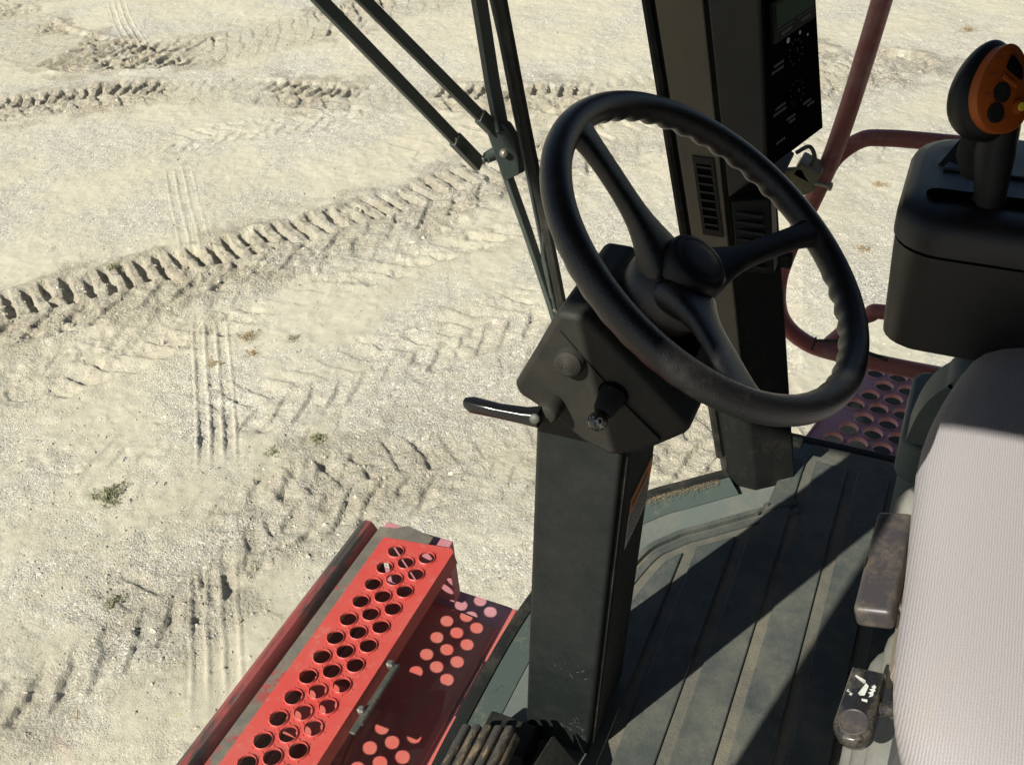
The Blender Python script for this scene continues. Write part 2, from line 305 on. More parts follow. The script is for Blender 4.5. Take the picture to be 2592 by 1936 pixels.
def st(path, x, y):
    best = np.full(x.shape, 1e9); S_ = np.zeros(x.shape); T_ = np.zeros(x.shape); acc = 0
    for (ax, ay), (bx, by) in zip(path[:-1], path[1:]):
        dx, dy = bx - ax, by - ay; Ls = math.hypot(dx, dy); dx /= Ls; dy /= Ls
        s = (x - ax) * dx + (y - ay) * dy; t = (x - ax) * -dy + (y - ay) * dx
        sc = np.clip(s, 0, Ls); d = np.hypot(s - sc, t)
        m = d < best; best = np.where(m, d, best); S_ = np.where(m, acc + sc, S_); T_ = np.where(m, np.sign(t) * d, T_); acc += Ls
    return S_, T_, acc
# tyre tracks: path, width, lug pitch, lug depth, lug sweep, which lateral sides print deeply, fade
TRACKS = [
    dict(p=[(1.9, 6.75), (3.35, 5.47), (4.3, 4.62), (5.2, 3.86), (6.15, 3.27), (7.3, 2.4), (9.5, 0.6)], w=0.72, pitch=(0.128, 0.25), d=0.06, sw=(0.12, 0.75), seed=1, side=(1.0, 0.6), dirt=0.8),
    dict(p=[(5.2, 9.7), (6.16, 8.5), (6.75, 7.7), (7.28, 6.44), (7.35, 5.48), (7.75, 3.75), (8.1, 2.9), (9.5, 1.4)], w=0.62, pitch=(0.13, 0.24), d=0.05, sw=(-0.1, -0.5), seed=2, side=(1.0, 0.7), dirt=0.9),
    dict(p=[(9.2, 12.2), (8.3, 10.9), (7.76, 9.6), (7.65, 8.6), (8.1, 7.5), (8.95, 6.9), (10.5, 5.9)], w=0.95, pitch=(0.16, 0.2), d=0.045, sw=(-0.3, 0.5), seed=3, side=(1.0, 1.0), dirt=1.0),
    dict(p=[(0.4, 3.75), (1.3, 3.15), (1.95, 2.85), (2.5, 2.75), (2.95, 2.3), (3.4, 1.6), (3.9, 0.6)], w=0.58, pitch=(0.15, 0.15), d=0.023, sw=(0.35, 0.75), seed=4, side=(0.8, 1.0), dirt=0.6),
    dict(p=[(2.2, 3.5), (2.75, 2.95), (3.3, 2.45), (3.9, 1.95), (4.7, 1.4)], w=0.5, pitch=(0.17, 0.17), d=0.022, sw=(-0.8, 0.8), seed=5, side=(0.8, 1.0), dirt=0.15),
    dict(p=[(3.0, 4.7), (3.6, 4.3), (4.2, 3.9), (5.0, 3.3), (5.9, 2.6)], w=0.6, pitch=(0.2, 0.2), d=0.022, sw=(-0.8, -0.8), seed=6, side=(0.3, 1.0), dirt=0.3),
    dict(p=[(6.4, 4.2), (7.2, 3.4), (8.4, 2.2), (9.6, 1.2)], w=0.6, pitch=(0.23, 0.23), d=0.018, sw=(0.6, 0.6), seed=7, side=(1.0, 1.0), dirt=0.2),
    dict(p=[(2.6, 4.0), (3.3, 3.2), (4.2, 2.5), (5.2, 1.7), (6.2, 0.9)], w=0.55, pitch=(0.16, 0.16), d=0.016, sw=(0.8, 0.8), seed=9, side=(1.0, 1.0), dirt=0.2),
    dict(p=[(5.0, 7.6), (5.6, 6.8), (6.3, 6.0), (7.0, 5.1)], w=0.5, pitch=(0.16, 0.16), d=0.012, sw=(0.8, 0.8), seed=10, side=(1.0, 1.0), dirt=0.1),
    dict(p=[(6.9, 1.6), (7.6, 0.6), (8.2, -0.6)], w=0.6, pitch=(0.23, 0.23), d=0.015, sw=(0.6, 0.6), seed=8, side=(1.0, 1.0), dirt=0.25),
]
def ground_height(x, y):
    n_w = fbm(x, y, 0.16, 3, 5.0)
    h = 0.03 * fbm(x, y, 1.6, 3, 1.0) + 0.010 * fbm(x, y, 0.3, 3, 2.0) + 0.007 * fbm(x, y, 0.08, 2, 3.0) + 0.004 * vnoise(x, y, 0.03, 4.0)
    dirt = np.zeros(x.shape)
    for k in TRACKS:
        s, t, Ltot = st(k['p'], x, y)
        t = t + 0.05 * n_w; s = s + 0.045 * fbm(x, y, 0.2, 2, 6.0 + k['seed'])
        at_ = np.abs(t); half = k['w'] / 2
        ins = sstep(half + 0.03, half - 0.05, at_)
        if not ins.any(): continue
        mk = sstep(-0.16, 0.22, fbm(s, t * 0.7, 0.75, 3, 20.0 + k['seed'])) * 0.85 + 0.15
        sidef = np.where(t > 0, k['side'][0], k['side'][1])
        pit = np.where(t > 0, k['pitch'][0], k['pitch'][1]); ph = (s + np.where(t > 0, k['sw'][0], k['sw'][1]) * at_ + np.where(t > 0, 0.06, 0.0)) / pit
        fr = ph - np.floor(ph); slot = sstep(0.03, 0.12, fr) * (1 - sstep(0.42, 0.54, fr)); saw = sstep(0.0, 0.10, fr) * (1 - sstep(0.18, 0.96, fr)); lug = np.where(t > 0, slot, saw * 0.7) if k['seed'] in (1, 2) else saw; lug = lug * sstep(-0.02, 0.05, at_)
        brk = sstep(-0.45, -0.1, fbm(x, y, 0.12, 2, 33.0 + k['seed']))
        h += ins * mk * sidef * (-k['d'] * lug * brk)
        h += ins * mk * np.minimum(k['d'], 0.04) * 0.7 * fbm(x, y, 0.06, 3, 41.0 + k['seed'])
        h += k['d'] * 0.5 * mk * np.exp(-((at_ - half - 0.03) / 0.06) ** 2) * (0.6 + 1.2 * vnoise(x, y, 0.1, 50 + k['seed']))
        dirt = np.maximum(dirt, sstep(half + 0.32, half - 0.1, at_ + 0.35 * n_w) * (0.25 + 0.75 * mk) * k['dirt'])
    # ribbed front-tyre track, nearly straight
    s, t, Ltot = st([(0.9, 1.75), (1.70, 2.38), (2.03, 2.65), (2.92, 3.33), (3.22, 3.585), (3.78, 4.06), (4.65, 4.89), (5.65, 5.88), (6.5, 6.78), (7.92, 8.27), (8.52, 9.03), (9.08, 9.65), (9.8, 10.4)], x, y)
    t = t + 0.012 * fbm(x, y, 0.4, 2, 60.0) + 0.006 * fbm(x, y, 0.04, 2, 62.0); half = 0.12
    mk = np.maximum.reduce([sstep(0.75, 1.0, s) * sstep(1.65, 1.5, s), 0.8 * sstep(2.25, 2.45, s) * sstep(3.85, 3.6, s), 0.35 * sstep(4.6, 4.9, s) * sstep(6.4, 6.0, s), 0.4 * sstep(9.4, 9.7, s) * sstep(12, 11.5, s)])
    mk = mk * (0.75 + 0.9 * vnoise(s, t, 0.3, 61.0))
    ins = sstep(half + 0.015, half - 0.015, np.abs(t))
    rib = sum(np.exp(-((t - c) / 0.0075) ** 2) for c in (-0.105, -0.035, 0.035, 0.105))
    h += mk * (0.027 * rib - 0.012 * ins)
    return h, dirt
# fine patch
us = [1.9]
while us[-1] < 13.2: us.append(us[-1] + 0.003 + 0.0014 * us[-1])
us = np.array(us); vs_ = np.arange(-7.2, 8.6, 0.0105); hd_ = math.atan2(0.358, 0.704); ch, sh_ = math.cos(hd_), math.sin(hd_)
UU, VV = np.meshgrid(us, vs_, indexing='ij'); GX = UU * ch - VV * sh_; GY = UU * sh_ + VV * ch
ang = np.arctan2(GY, GX); rad = np.hypot(GX, GY)
keep = (ang > math.radians(-9)) & (ang < math.radians(77)) & (rad > 2.0) & (UU < 13.1)
hh, dd = ground_height(GX[keep], GY[keep])
idx = -np.ones(GX.shape, dtype=np.int64); idx[keep] = np.arange(keep.sum())
q = (idx[:-1, :-1] >= 0) & (idx[1:, :-1] >= 0) & (idx[:-1, 1:] >= 0) & (idx[1:, 1:] >= 0)
quads = np.stack([idx[:-1, :-1][q], idx[1:, :-1][q], idx[1:, 1:][q], idx[:-1, 1:][q]], 1)
co = np.stack([GX[keep], GY[keep], G + hh], 1)
# drop the rim of the fine patch below the far sheet
k2 = keep.copy(); k2[1:-1, 1:-1] &= keep[:-2, 1:-1] & keep[2:, 1:-1] & keep[1:-1, :-2] & keep[1:-1, 2:]
rim = ~k2[keep]; co[rim, 2] = G - 0.12
nb = len(co); far = 1500.0
co = np.vstack([co, [[-far, -far, G - 0.085], [far, -far, G - 0.085], [far, far, G - 0.085], [-far, far, G - 0.085]]])
quads = np.vstack([quads, [[nb, nb + 1, nb + 2, nb + 3]]])
me = bpy.data.meshes.new('ground'); me.vertices.add(len(co)); me.vertices.foreach_set('co', co.ravel())
me.loops.add(quads.size); me.loops.foreach_set('vertex_index', quads.ravel().astype(np.int32))
me.polygons.add(len(quads)); me.polygons.foreach_set('loop_start', np.arange(0, quads.size, 4, dtype=np.int32)); me.polygons.foreach_set('loop_total', np.full(len(quads), 4, dtype=np.int32))
me.update(calc_edges=True); me.shade_smooth()
at = me.attributes.new('dirt', 'FLOAT', 'POINT'); at.data.foreach_set('value', np.concatenate([dd, np.full(4, 0.2)]).astype(np.float32))
me.materials.append(M['gravel']); go = bpy.data.objects.new('ground', me); COL.objects.link(go); kind(go, 'structure')

# loose stones and clods: thousands of tiny ones, one mass
def pebbles(n):
    vs = []; fs = []
    base = np.array([(1, 0, 0), (0, 1, 0), (-1, 0, 0), (0, -1, 0), (0, 0, 1), (0.72, 0.72, 0.45), (-0.7, 0.6, 0.5), (-0.6, -0.75, 0.4), (0.65, -0.7, 0.5)], float)
    tri = [(0, 5, 4), (5, 1, 4), (1, 6, 4), (6, 2, 4), (2, 7, 4), (7, 3, 4), (3, 8, 4), (8, 0, 4), (0, 1, 5), (1, 2, 6), (2, 3, 7), (3, 0, 8)]
    c = int(n * 3.2); px = RNG.uniform(0.3, 11.8, c); py = RNG.uniform(-1, 12, c)
    a = np.arctan2(py, px); r = np.hypot(px, py); ok = (a > math.radians(-8)) & (a < math.radians(76)) & (r > 2.1) & ((px * 0.704 + py * 0.358) < 10.8)
    clus = sstep(-0.25, 0.3, fbm(px, py, 1.1, 3, 70.0)); ok &= RNG.random(c) < (0.25 + 0.75 * clus) * np.clip(5.5 / (r + 0.5), 0.25, 1)
    px = px[ok][:n]; py = py[ok][:n]; hz, dz = ground_height(px, py)
    for i in range(len(px)):
        z = 0.0026 + 0.0085 * RNG.random() ** 3.5 + (0.014 * dz[i] * RNG.random() ** 2 if dz[i] > 0.25 else 0) + (0.012 * RNG.random() if RNG.random() < 0.012 else 0)
        th = RNG.random() * 6.28; ca, sa = math.cos(th), math.sin(th); e = 0.65 + 0.6 * RNG.random(); fl = 0.5 + 0.4 * RNG.random()
        b = base * (1 + RNG.uniform(-0.22, 0.22, (9, 1)))
        X_ = (b[:, 0] * ca * e - b[:, 1] * sa) * z; Y_ = (b[:, 0] * sa * e + b[:, 1] * ca) * z; Z_ = b[:, 2] * z * fl * 1.3
        o = len(vs); vs.extend(zip(px[i] + X_, py[i] + Y_, G + hz[i] - 0.25 * z + Z_)); fs.extend((t[0] + o, t[1] + o, t[2] + o) for t in tri)
    m_ = bpy.data.meshes.new('loose_gravel'); m_.from_pydata(vs, [], fs); m_.materials.append(M['pebble'])
    o = bpy.data.objects.new('loose_gravel', m_); COL.objects.link(o); kind(o, 'stuff'); o['label'] = 'loose pale gravel scattered over the yard'; o['category'] = 'gravel'
pebbles(22000)

def straw(n):
    b = MB(); rd = random.Random(21); c = 0
    while c < n:
        x, y = rd.uniform(1, 9), rd.uniform(-0.3, 9); a = math.atan2(y, x); rr = math.hypot(x, y)
        if not (math.radians(-5) < a < math.radians(72)) or rr < 2.6 or rd.random() > 4.0 / rr: continue
        h0 = float(ground_height(np.array([x]), np.array([y]))[0][0]); t = rd.uniform(0, 6.28); l = rd.uniform(0.012, 0.05); d = V((math.cos(t), math.sin(t), rd.uniform(-.06, .06)))
        p = V((x, y, G + h0 + 0.004)); b.bar([p - d * l / 2, p + d * l / 2], 0.0022, 0.0015); c += 1
    o = b.build('straw_bits', 'straw'); kind(o, 'stuff'); o['label'] = 'bits of pale straw scattered on the gravel'; o['category'] = 'straw'
straw(170)
def weed(x, y, r, n, m, label, tall=0.05, name='weed_tuft'):
    b = MB(); h0 = float(ground_height(np.array([x]), np.array([y]))[0][0]); rd = random.Random(int(x * 977 + y * 131))
    for i in range(int(n * 1.7)):
        a = rd.uniform(0, 6.28); rr = r * 1.25 * rd.random() ** 0.8 * (0.75 + 0.3 * math.sin(a * 3 + x * 9)); a2 = a; a = rd.uniform(0, 6.28); p = V((x + rr * math.cos(a2), y + rr * math.sin(a2), G + h0 - 0.004))
        d = V((math.cos(a) + rd.uniform(-.8, .8), math.sin(a) + rd.uniform(-.8, .8), 0)); L_ = rd.uniform(0.008, 0.026); up = rd.uniform(0.1, 1) * tall * 0.6
        sd = V((-d.y, d.x, 0)).normalized() * rd.uniform(0.001, 0.0035); m_ = p + d * L_ * 0.5 + V((0, 0, up)); e = p + d * L_ + V((0, 0, up * 0.55))
        b.add([p - sd * .5, p + sd * .5, m_ + sd, m_ - sd, e], [(0, 1, 2, 3), (3, 2, 4)])
    return tag(b.build(name, m), label, 'weed', 'small weeds in the gravel')
weed(2.33, 3.56, 0.085, 190, 'leaf', 'largest green weed tuft, left of the wide chevron track', 0.04)
weed(3.1, 2.78, 0.05, 90, 'leaf', 'green weed tuft at right end of a short weed row', 0.04)
weed(2.93, 2.96, 0.055, 60, 'leaf', 'sparse weed tuft left of the green one in a row', 0.03)
weed(3.76, 3.73, 0.07, 100, 'leaf_dry', 'dry brown weed tuft beside the top of ribbed track', 0.04)
weed(3.63, 3.59, 0.06, 80, 'leaf_dry', 'yellowish dry weed just below the brown tuft', 0.035)
weed(3.46, 3.78, 0.055, 70, 'leaf_dry', 'dry weed growing between the ribbed tyre lines', 0.03)
weed(3.83, 3.44, 0.045, 50, 'leaf', 'small green weed right of the dry brown tufts', 0.03)
weed(1.79, 3.05, 0.055, 60, 'leaf', 'small green weed near the lower chevron track', 0.03)
weed(4.15, 5.22, 0.045, 45, 'leaf', 'small weed in the deep lug track at left', 0.04)
weed(10.6, 0.05, 0.085, 120, 'leaf_dry', 'dry brown weed patch at far top right of yard', 0.04)
weed(6.99, 0.39, 0.06, 90, 'leaf_dry', 'dry weed patch between the rail and black console', 0.03)
weed(6.01, 0.37, 0.055, 80, 'leaf_dry', 'dry weed patch below another, left of black console', 0.03)

# ---------------------------------------------------------------- cab shell
LEAN = 0.21
WC = [(0.137, 0.269), (0.199, 0.339), (0.259, 0.403), (0.36, 0.466), (0.584, 0.511), (0.8, 0.52), (1.016, 0.511), (1.24, 0.466), (1.341, 0.403), (1.401, 0.339), (1.463, 0.269)]
WCUR = [V((p.x, p.y, 0)) for p in catmull([(x, y, 0) for x, y in WC], 6)]
def offs(cur, d):
    out = []
    for i, p in enumerate(cur):
        t = (cur[min(i + 1, len(cur) - 1)] - cur[max(i - 1, 0)]).normalized(); out.append(p + V((t.y, -t.x, 0)) * d)   # d > 0: towards the cab inside
    return out
LIPC = WCUR + [V((1.496, 0.230, 0)), V((1.525, 0.193, 0))]
def sweep(profile, cur):      # profile: (offset, z) list, closed ring
    rings = []
    L_ = [offs(cur, d) for d, z in profile]
    for i in range(len(cur)): rings.append([V((L_[k][i].x, L_[k][i].y, profile[k][1])) for k in range(len(profile))])
    return rings
cab = thing('harvester_cab', 'dark harvester cab shell with curved windshield, corner posts and grey ledge', 'cab', (0.8, 0.0, -0.02))
b = MB(); b.loft(sweep([(-0.012, -0.06), (0.008, -0.06), (0.008, 0.016), (-0.012, 0.018)], WCUR)); b.build('windshield_seal', 'rubber', cab, smooth=40)
b = MB(); b.loft(sweep([(0.0083, -0.06), (0.05, -0.06), (0.05, 0.004), (0.0083, 0.013)], WCUR)); b.build('ledge_strip', 'ledge_dark', cab, smooth=40)
b = MB(); b.loft(sweep([(0.0503, -0.06), (0.1, -0.06), (0.1, -0.006), (0.0503, 0.002)], LIPC)); b.build('ledge', 'ledge', cab, smooth=40)
b = MB()
inner = [p for p in offs(WCUR, 0.0995)]
poly = [V((p.x, p.y, -0.03)) for p in inner] + [V((1.64, 0.185, -0.03)), V((1.64, -1.15, -0.03)), V((0.0, -1.15, -0.03)), V((0.0, 0.18, -0.03))]
b.prism(poly, (0, 0, 0.02)); b.build('floor_pan', 'ledge_dark', cab)
b = MB(); b.prism([(1.25, 0.2, -0.06), (1.5, 0.0, -0.06), (1.66, 0.0, -0.06), (1.66, 0.2, -0.06), (1.52, 0.28, -0.06), (1.445, 0.29, -0.06), (1.36, 0.32, -0.06)], (0, 0, 0.049)); b.build('corner_plate', 'ledge', cab)
b = MB(); b.box((1.652, -0.45, -0.03), (0.022, 1.3, 0.045)); b.build('sill_edge', 'rubber', cab, bevel=0.004)
b = MB(); b.box((0.82, -0.62, -0.5), (1.5, 1.2, 0.8)); b.build('machine_body', 'hazy_red', cab, bevel=0.01)  # unseen body under the floor, added to block sun beneath the cab
# dirt collected on the ledge
b = MB(); rd = random.Random(3)
for i in range(1500):
    t = rd.uniform(0.80, 0.985); p = WCUR[int(t * (len(WCUR) - 1))]; o_ = offs(WCUR, abs(rd.gauss(0.0, 0.007)) + 0.004)[int(t * (len(WCUR) - 1))]
    c = V((o_.x + rd.uniform(-.01, .01), o_.y + rd.uniform(-.008, .008), 0.0155)); s_ = rd.uniform(0.0004, 0.0013)
    b.add([c + V((s_, 0, 0)), c + V((0, s_, 0)), c + V((-s_, 0, 0)), c + V((0, -s_, 0)), c + V((0, 0, s_ * .8))], [(0, 1, 4), (1, 2, 4), (2, 3, 4), (3, 0, 4)])
kind(b.build('ledge_dirt', 'dirt', cab), 'stuff')
# windshield: one curved pane leaning out at the top
b = MB(); top = [V((p.x, p.y + LEAN * 1.75, 1.75)) for p in WCUR]; bot = [V((p.x, p.y + LEAN * 0.012, 0.012)) for p in WCUR]
n = len(WCUR); b.add(bot + top, [(i, i + 1, n + i + 1, n + i) for i in range(n - 1)]); b.build('windshield_glass', 'glass_front', cab, smooth=60)
b = MB(); b.quad((1.655, 0.15, -0.05), (1.655, -0.44, -0.05), (1.675, -0.44, 1.72), (1.675, 0.36, 1.72)); b.build('side_window_glass', 'glass_side', cab)
# right corner post: tan trim face, groove, dark faces
def ring(z, pts): return [V((x, y, z)) for x, y in pts]
def post(mirror=False):
    f = (lambda p: (1.555 - p[0], p[1])) if mirror else (lambda p: p)
    P0 = [f(p) for p in ((1.46, 0.262), (1.46, 0.206), (1.513, 0.139), (1.535, 0.165), (1.535, 0.25), (1.5, 0.29))]
    P1 = [f(p) for p in ((1.46, 0.612), (1.46, 0.510), (1.53, 0.43), (1.55, 0.456), (1.55, 0.58), (1.5, 0.65))]
    if mirror: P0 = [(x, max(y, 0.19)) for x, y in P0]; P1 = [(x, max(y, 0.50)) for x, y in P1]
    return ring(-0.01, P0), ring(1.75, P1)
r0, r1 = post(); b = MB(); b.loft([r0, r1]); cp = b.build('corner_post', 'pillar_dark', cab, bevel=0.004)
def onpost(y, z, x=1.46): return V((x, y, z))
def tl(z): return 0.263 + 0.2 * z      # left edge of tan face
def tr_(z): return 0.206 + 0.173 * z
b = MB(); b.loft([[onpost(tl(z) - .004, z, 1.4515), onpost(tr_(z) + .004, z, 1.4515), onpost(tr_(z) + .004, z, 1.4597), onpost(tl(z) - .004, z, 1.4597)] for z in (0.21, 1.6)])
pt = b.build('post_trim', 'pillar_tan', cab, bevel=0.002)
b = MB(); b.tube([(1.462, tl(z) + 0.012, z) for z in (0.06, 0.8, 1.7)], 0.009, 8); b.build('post_gasket', 'rubber', cab, smooth=40)
b = MB(); b.box((0, 0, 0), (0, 0, 0)) if False else None
rl0, rl1 = post(True); b = MB(); b.loft([rl0, rl1]); b.build('corner_post', 'pillar_dark', cab, bevel=0.004)
# seam lines of the trim and the vents
def vent(name, y0, y1, z0, z1, x, nsl, parent, shear=0.2, m='black_plastic'):
    # louvre grille on a face x = const, leaning with the post
    def P(u, v, dx=0): z = z0 + (z1 - z0) * v; return V((x + dx, y0 + (y1 - y0) * u + shear * (z - z0), z))
    b = MB(); fw = 0.1
    for (u0, u1, v0, v1) in ((-.22, 0, -.1, 1.1), (1, 1.22, -.1, 1.1), (0, 1, -.1, 0), (0, 1, 1, 1.1)):
        b.loft([[P(u0, v0, -0.004), P(u1, v0, -0.004), P(u1, v1, -0.004), P(u0, v1, -0.004)], [P(u0, v0, 0.003), P(u1, v0, 0.003), P(u1, v1, 0.003), P(u0, v1, 0.003)]])
    fr = b.build(name, m, parent)
    b = MB(); b.quad(P(0, 0, -.0003), P(1, 0, -.0003), P(1, 1, -.0003), P(0, 1, -.0003)); b.build('vent_back', 'panel_black', fr)
    for i in range(nsl):
        v = (i + 0.5) / nsl; b = MB(); h = 0.12 / nsl * 2.2
        b.loft([[P(0, v - h / 2, -0.001), P(0, v + h / 2, -0.006), P(0, v + h / 2 + .02, -0.006), P(0, v - h / 2 + .02, -0.001)], [P(1, v - h / 2, -0.001), P(1, v + h / 2, -0.006), P(1, v + h / 2 + .02, -0.006), P(1, v - h / 2 + .02, -0.001)]])
        b.build('slat', 'pillar_grey', fr)
vent('air_vent', 0.346, 0.322, 0.575, 0.692, 1.4512, 8, pt, 0.19)
# roof and rear wall (above and behind the view)
b = MB(); b.prism([(-0.16, -1.2, 1.76), (1.76, -1.2, 1.76), (1.76, 0.97, 1.76), (1.45, 1.08, 1.76), (0.8, 1.13, 1.76), (0.15, 1.08, 1.76), (-0.16, 0.97, 1.76)], (0, 0, 0.14)); b.build('roof', 'roof', cab, bevel=0.03)
b = MB(); b.box((0.8, -1.17, 0.86), (1.66, 0.04, 1.75)); b.build('rear_wall', 'roof', cab)
b = MB(); b.box((1.645, -0.78, 0.86), (0.03, 0.74, 1.75)); b.build('unseen_side_panel', 'roof', cab)  # both side panels are unseen, added to cut ambient light on the seat
b = MB(); b.box((-0.06, -0.78, 0.86), (0.03, 0.74, 1.75)); b.build('unseen_side_panel', 'roof', cab)

# ---------------------------------------------------------------- floor mat
fm = thing('rubber_floor_mat', 'dusty dark ribbed rubber mat covering the cab floor', 'floor mat', (0.85, 0.05, -0.01))
lip_o = offs(LIPC, 0.100); lip_i = offs(WCUR, 0.118)
b = MB(); poly = [V((p.x, p.y, -0.0095)) for p in lip_o] + [V((1.525, 0.13, -0.0095)), V((1.63, 0.125, -0.0095)), V((1.63, -1.1, -0.0095)), V((0.03, -1.1, -0.0095)), V((0.03, 0.16, -0.0095))]
b.prism(poly, (0, 0, 0.0095)); b.build('mat_base', 'mat_rib', fm)
b = MB(); b.loft(sweep([(0.1005, 0.0005), (0.114, 0.0005), (0.112, 0.009), (0.103, 0.010)], LIPC)); b.build('mat_lip', 'mat_panel', fm, smooth=50)
b = MB(); b.loft(sweep([(0.118, 0.0005), (0.134, 0.0005), (0.133, 0.004), (0.119, 0.004)], LIPC)); b.build('mat_bead', 'mat_panel', fm, smooth=50)
end = offs(WCUR, 0.15)
def curve_x(y):
    half = [p for p in end if p.x > 0.8]
    for a, c in zip(half[:-1], half[1:]):
        if (a.y - y) * (c.y - y) <= 0 and abs(a.y - c.y) > 1e-6: return a.x + (c.x - a.x) * (y - a.y) / (c.y - a.y)
    return None
gy = [0.367, 0.285, 0.203, 0.121, 0.038, -0.044, -0.126, -0.208]
for i in range(len(gy) - 1):
    y1, y0 = gy[i] - 0.010, gy[i + 1] + 0.010
    y1 = min(y1, 0.362)
    def xe(y):
        c = curve_x(y); lim = 1.575 - 0.03 * 0
        return min(c if c else lim, lim)
    ys_ = [y0 + (y1 - y0) * k / 5 for k in range(6)]
    poly = [V((0.06, y0, 0.0003)), *[V((xe(y), y, 0.0003)) for y in ys_], V((0.06, y1, 0.0003))]
    b = MB(); b.prism(poly, (0, 0, 0.0055)); b.build('mat_panel', 'mat_panel', fm, bevel=0.003, seg=2)
# loose bolt on the mat
lb = thing('loose_bolt', 'small grey bolt lying on the floor mat', 'bolt', (1.395, 0.185, 0.0))
ax = V((0.92, -0.4, 0)).normalized(); c = V((1.394, 0.183, 0.0075))
b = MB(); b.tube([c - ax * 0.014, c + ax * 0.014], 0.0032, 10); b.build('shank', 'hinge', lb, smooth=40)
b = MB(); b.lathe([(0.0068, 0), (0.0068, 0.005), (0.005, 0.007)], c + ax * 0.014, ax, 6); b.build('head', 'hinge', lb)

# ---------------------------------------------------------------- steering column
sc_ = thing('steering_column', 'black steering column post with angular shroud and side levers', 'steering column', (0.85, 0.36, 0))
def colring(z, inset=0.0):
    k = -0.078 * z; x0, x1 = 0.775 + inset, 0.925 - inset; y0, y1 = 0.314 + k + inset, 0.42 + k - inset
    return [V((x0, y1, z)), V((x0, y0, z)), V((x1, y0, z)), V((x1, y1, z))]
b = MB(); b.loft([colring(0.006), colring(0.72)]); b.build('post', 'column', sc_, bevel=0.006, seg=3)
# cover seam and sleeve on the rear face
def rf(x, z, dy=0): return V((x, 0.314 - 0.078 * z - dy, z))
b = MB(); b.loft([[rf(x, z, d) for x, d in ((0.786, 0.0005), (0.800, 0.0005), (0.800, 0.005), (0.786, 0.005))] for z in (0.03, 0.70)]); b.build('cover_seam', 'rubber', sc_)
b = MB(); b.loft([[rf(x, z, d) for x, d in ((0.803, 0.0005), (0.921, 0.0005), (0.921, 0.004), (0.803, 0.004))] for z in (0.03, 0.70)]); b.build('rear_cover', 'column', sc_, bevel=0.002)
b = MB(); b.quad(rf(0.826, 0.44, .0046), rf(0.919, 0.44, .0046), rf(0.919, 0.535, .0046), rf(0.826, 0.535, .0046)); wl = b.build('warning_label', 'label_white', sc_)
wl['label'] = 'white and orange warning label'
b = MB(); b.quad(rf(0.827, 0.505, .0052), rf(0.918, 0.505, .0052), rf(0.918, 0.534, .0052), rf(0.827, 0.534, .0052)); b.build('label_header', 'label_orange', wl)
b = MB(); rd = random.Random(5)
for r in range(9):
    z = 0.448 + r * 0.0062; x = 0.832
    while x < 0.91:
        l = rd.uniform(0.003, 0.009); b.quad(rf(x, z, .0052), rf(x + l, z, .0052), rf(x + l, z + .0022, .0052), rf(x, z + .0022, .0052)); x += l + 0.002
for k in range(7):
    x = 0.836 + k * 0.009; b.quad(rf(x, 0.512, .0056), rf(x + .005, 0.512, .0056), rf(x + .005, 0.525, .0056), rf(x, 0.525, .0056))
kind(b.build('label_print', 'ink', wl), 'stuff')
# scratches near the foot
b = MB(); rd = random.Random(8)
for k in range(26):
    y = rd.uniform(0.325, 0.36) if k < 18 else rd.uniform(0.33, 0.39); z = rd.uniform(0.03, 0.1) if k < 18 else rd.uniform(0.2, 0.24)
    a = rd.uniform(0, 6.28); l = rd.uniform(0.002, 0.009); y -= 0.078 * z
    p = V((0.7745, y, z)); q_ = p + V((0, math.cos(a) * l, math.sin(a) * l)); nn = V((0, -math.sin(a), math.cos(a))) * 0.0003
    b.add([p - nn, p + nn, q_ + nn, q_ - nn], [(0, 1, 2, 3)])
kind(b.build('scratches', 'ledge', sc_), 'stuff')
# shroud: side outline (Y, Z) extruded across, narrower below
side = [(0.322, 0.858), (0.351, 0.800), (0.378, 0.748), (0.372, 0.735), (0.335, 0.715), (0.300, 0.687), (0.268, 0.674), (0.232, 0.690), (0.185, 0.733), (0.178, 0.745), (0.290, 0.858)]
b = MB(); ins = lambda z: 0.004 + 0.02 * max(0, (0.76 - z) / 0.09)
b.loft([[V((0.742 + ins(z) * 0.3, y, z)) for y, z in side], [V((0.895 - ins(z) * 0.3, y, z)) for y, z in side]])
sh = b.build('shroud', 'shroud', sc_, bevel=0.009, seg=4)
# recessed dash face under the wheel
nrm = V((0, -0.71, 0.704)); tang = V((0, 0.704, 0.71))
def dash(u, v, h=0): return V((u, 0.186, 0.742)) + tang * v + nrm * h
b = MB(); b.loft([[dash(0.765, 0.012, .0005), dash(0.88, 0.012, .0005), dash(0.88, 0.145, .0005), dash(0.765, 0.145, .0005)], [dash(0.77, 0.017, .009), dash(0.875, 0.017, .009), dash(0.875, 0.14, .009), dash(0.77, 0.14, .009)]]); b.build('dash_bezel', 'black_plastic', sh, bevel=0.003)
b = MB(); b.loft([[dash(0.79, 0.03, .0092), dash(0.86, 0.03, .0092), dash(0.86, 0.125, .0092), dash(0.79, 0.125, .0092)], [dash(0.79, 0.03, .0115), dash(0.86, 0.03, .0115), dash(0.86, 0.125, .0115), dash(0.79, 0.125, .0115)]]); b.build('gauge_lens', 'panel_black', sh)
# parting line of the shroud halves
b = MB(); b.loft([[V((0.7425 - 0.0008, y + dy, z + dz)) for dy, dz in ((0.0008, 0.0008), (-0.0008, -0.0008))] + [V((0.746, y + dy, z + dz)) for dy, dz in ((-0.0008, -0.0008), (0.0008, 0.0008))] for y, z in ((0.318, 0.835), (0.30, 0.815), (0.255, 0.765), (0.21, 0.722))]); b.build('parting_line', 'rubber', sh)
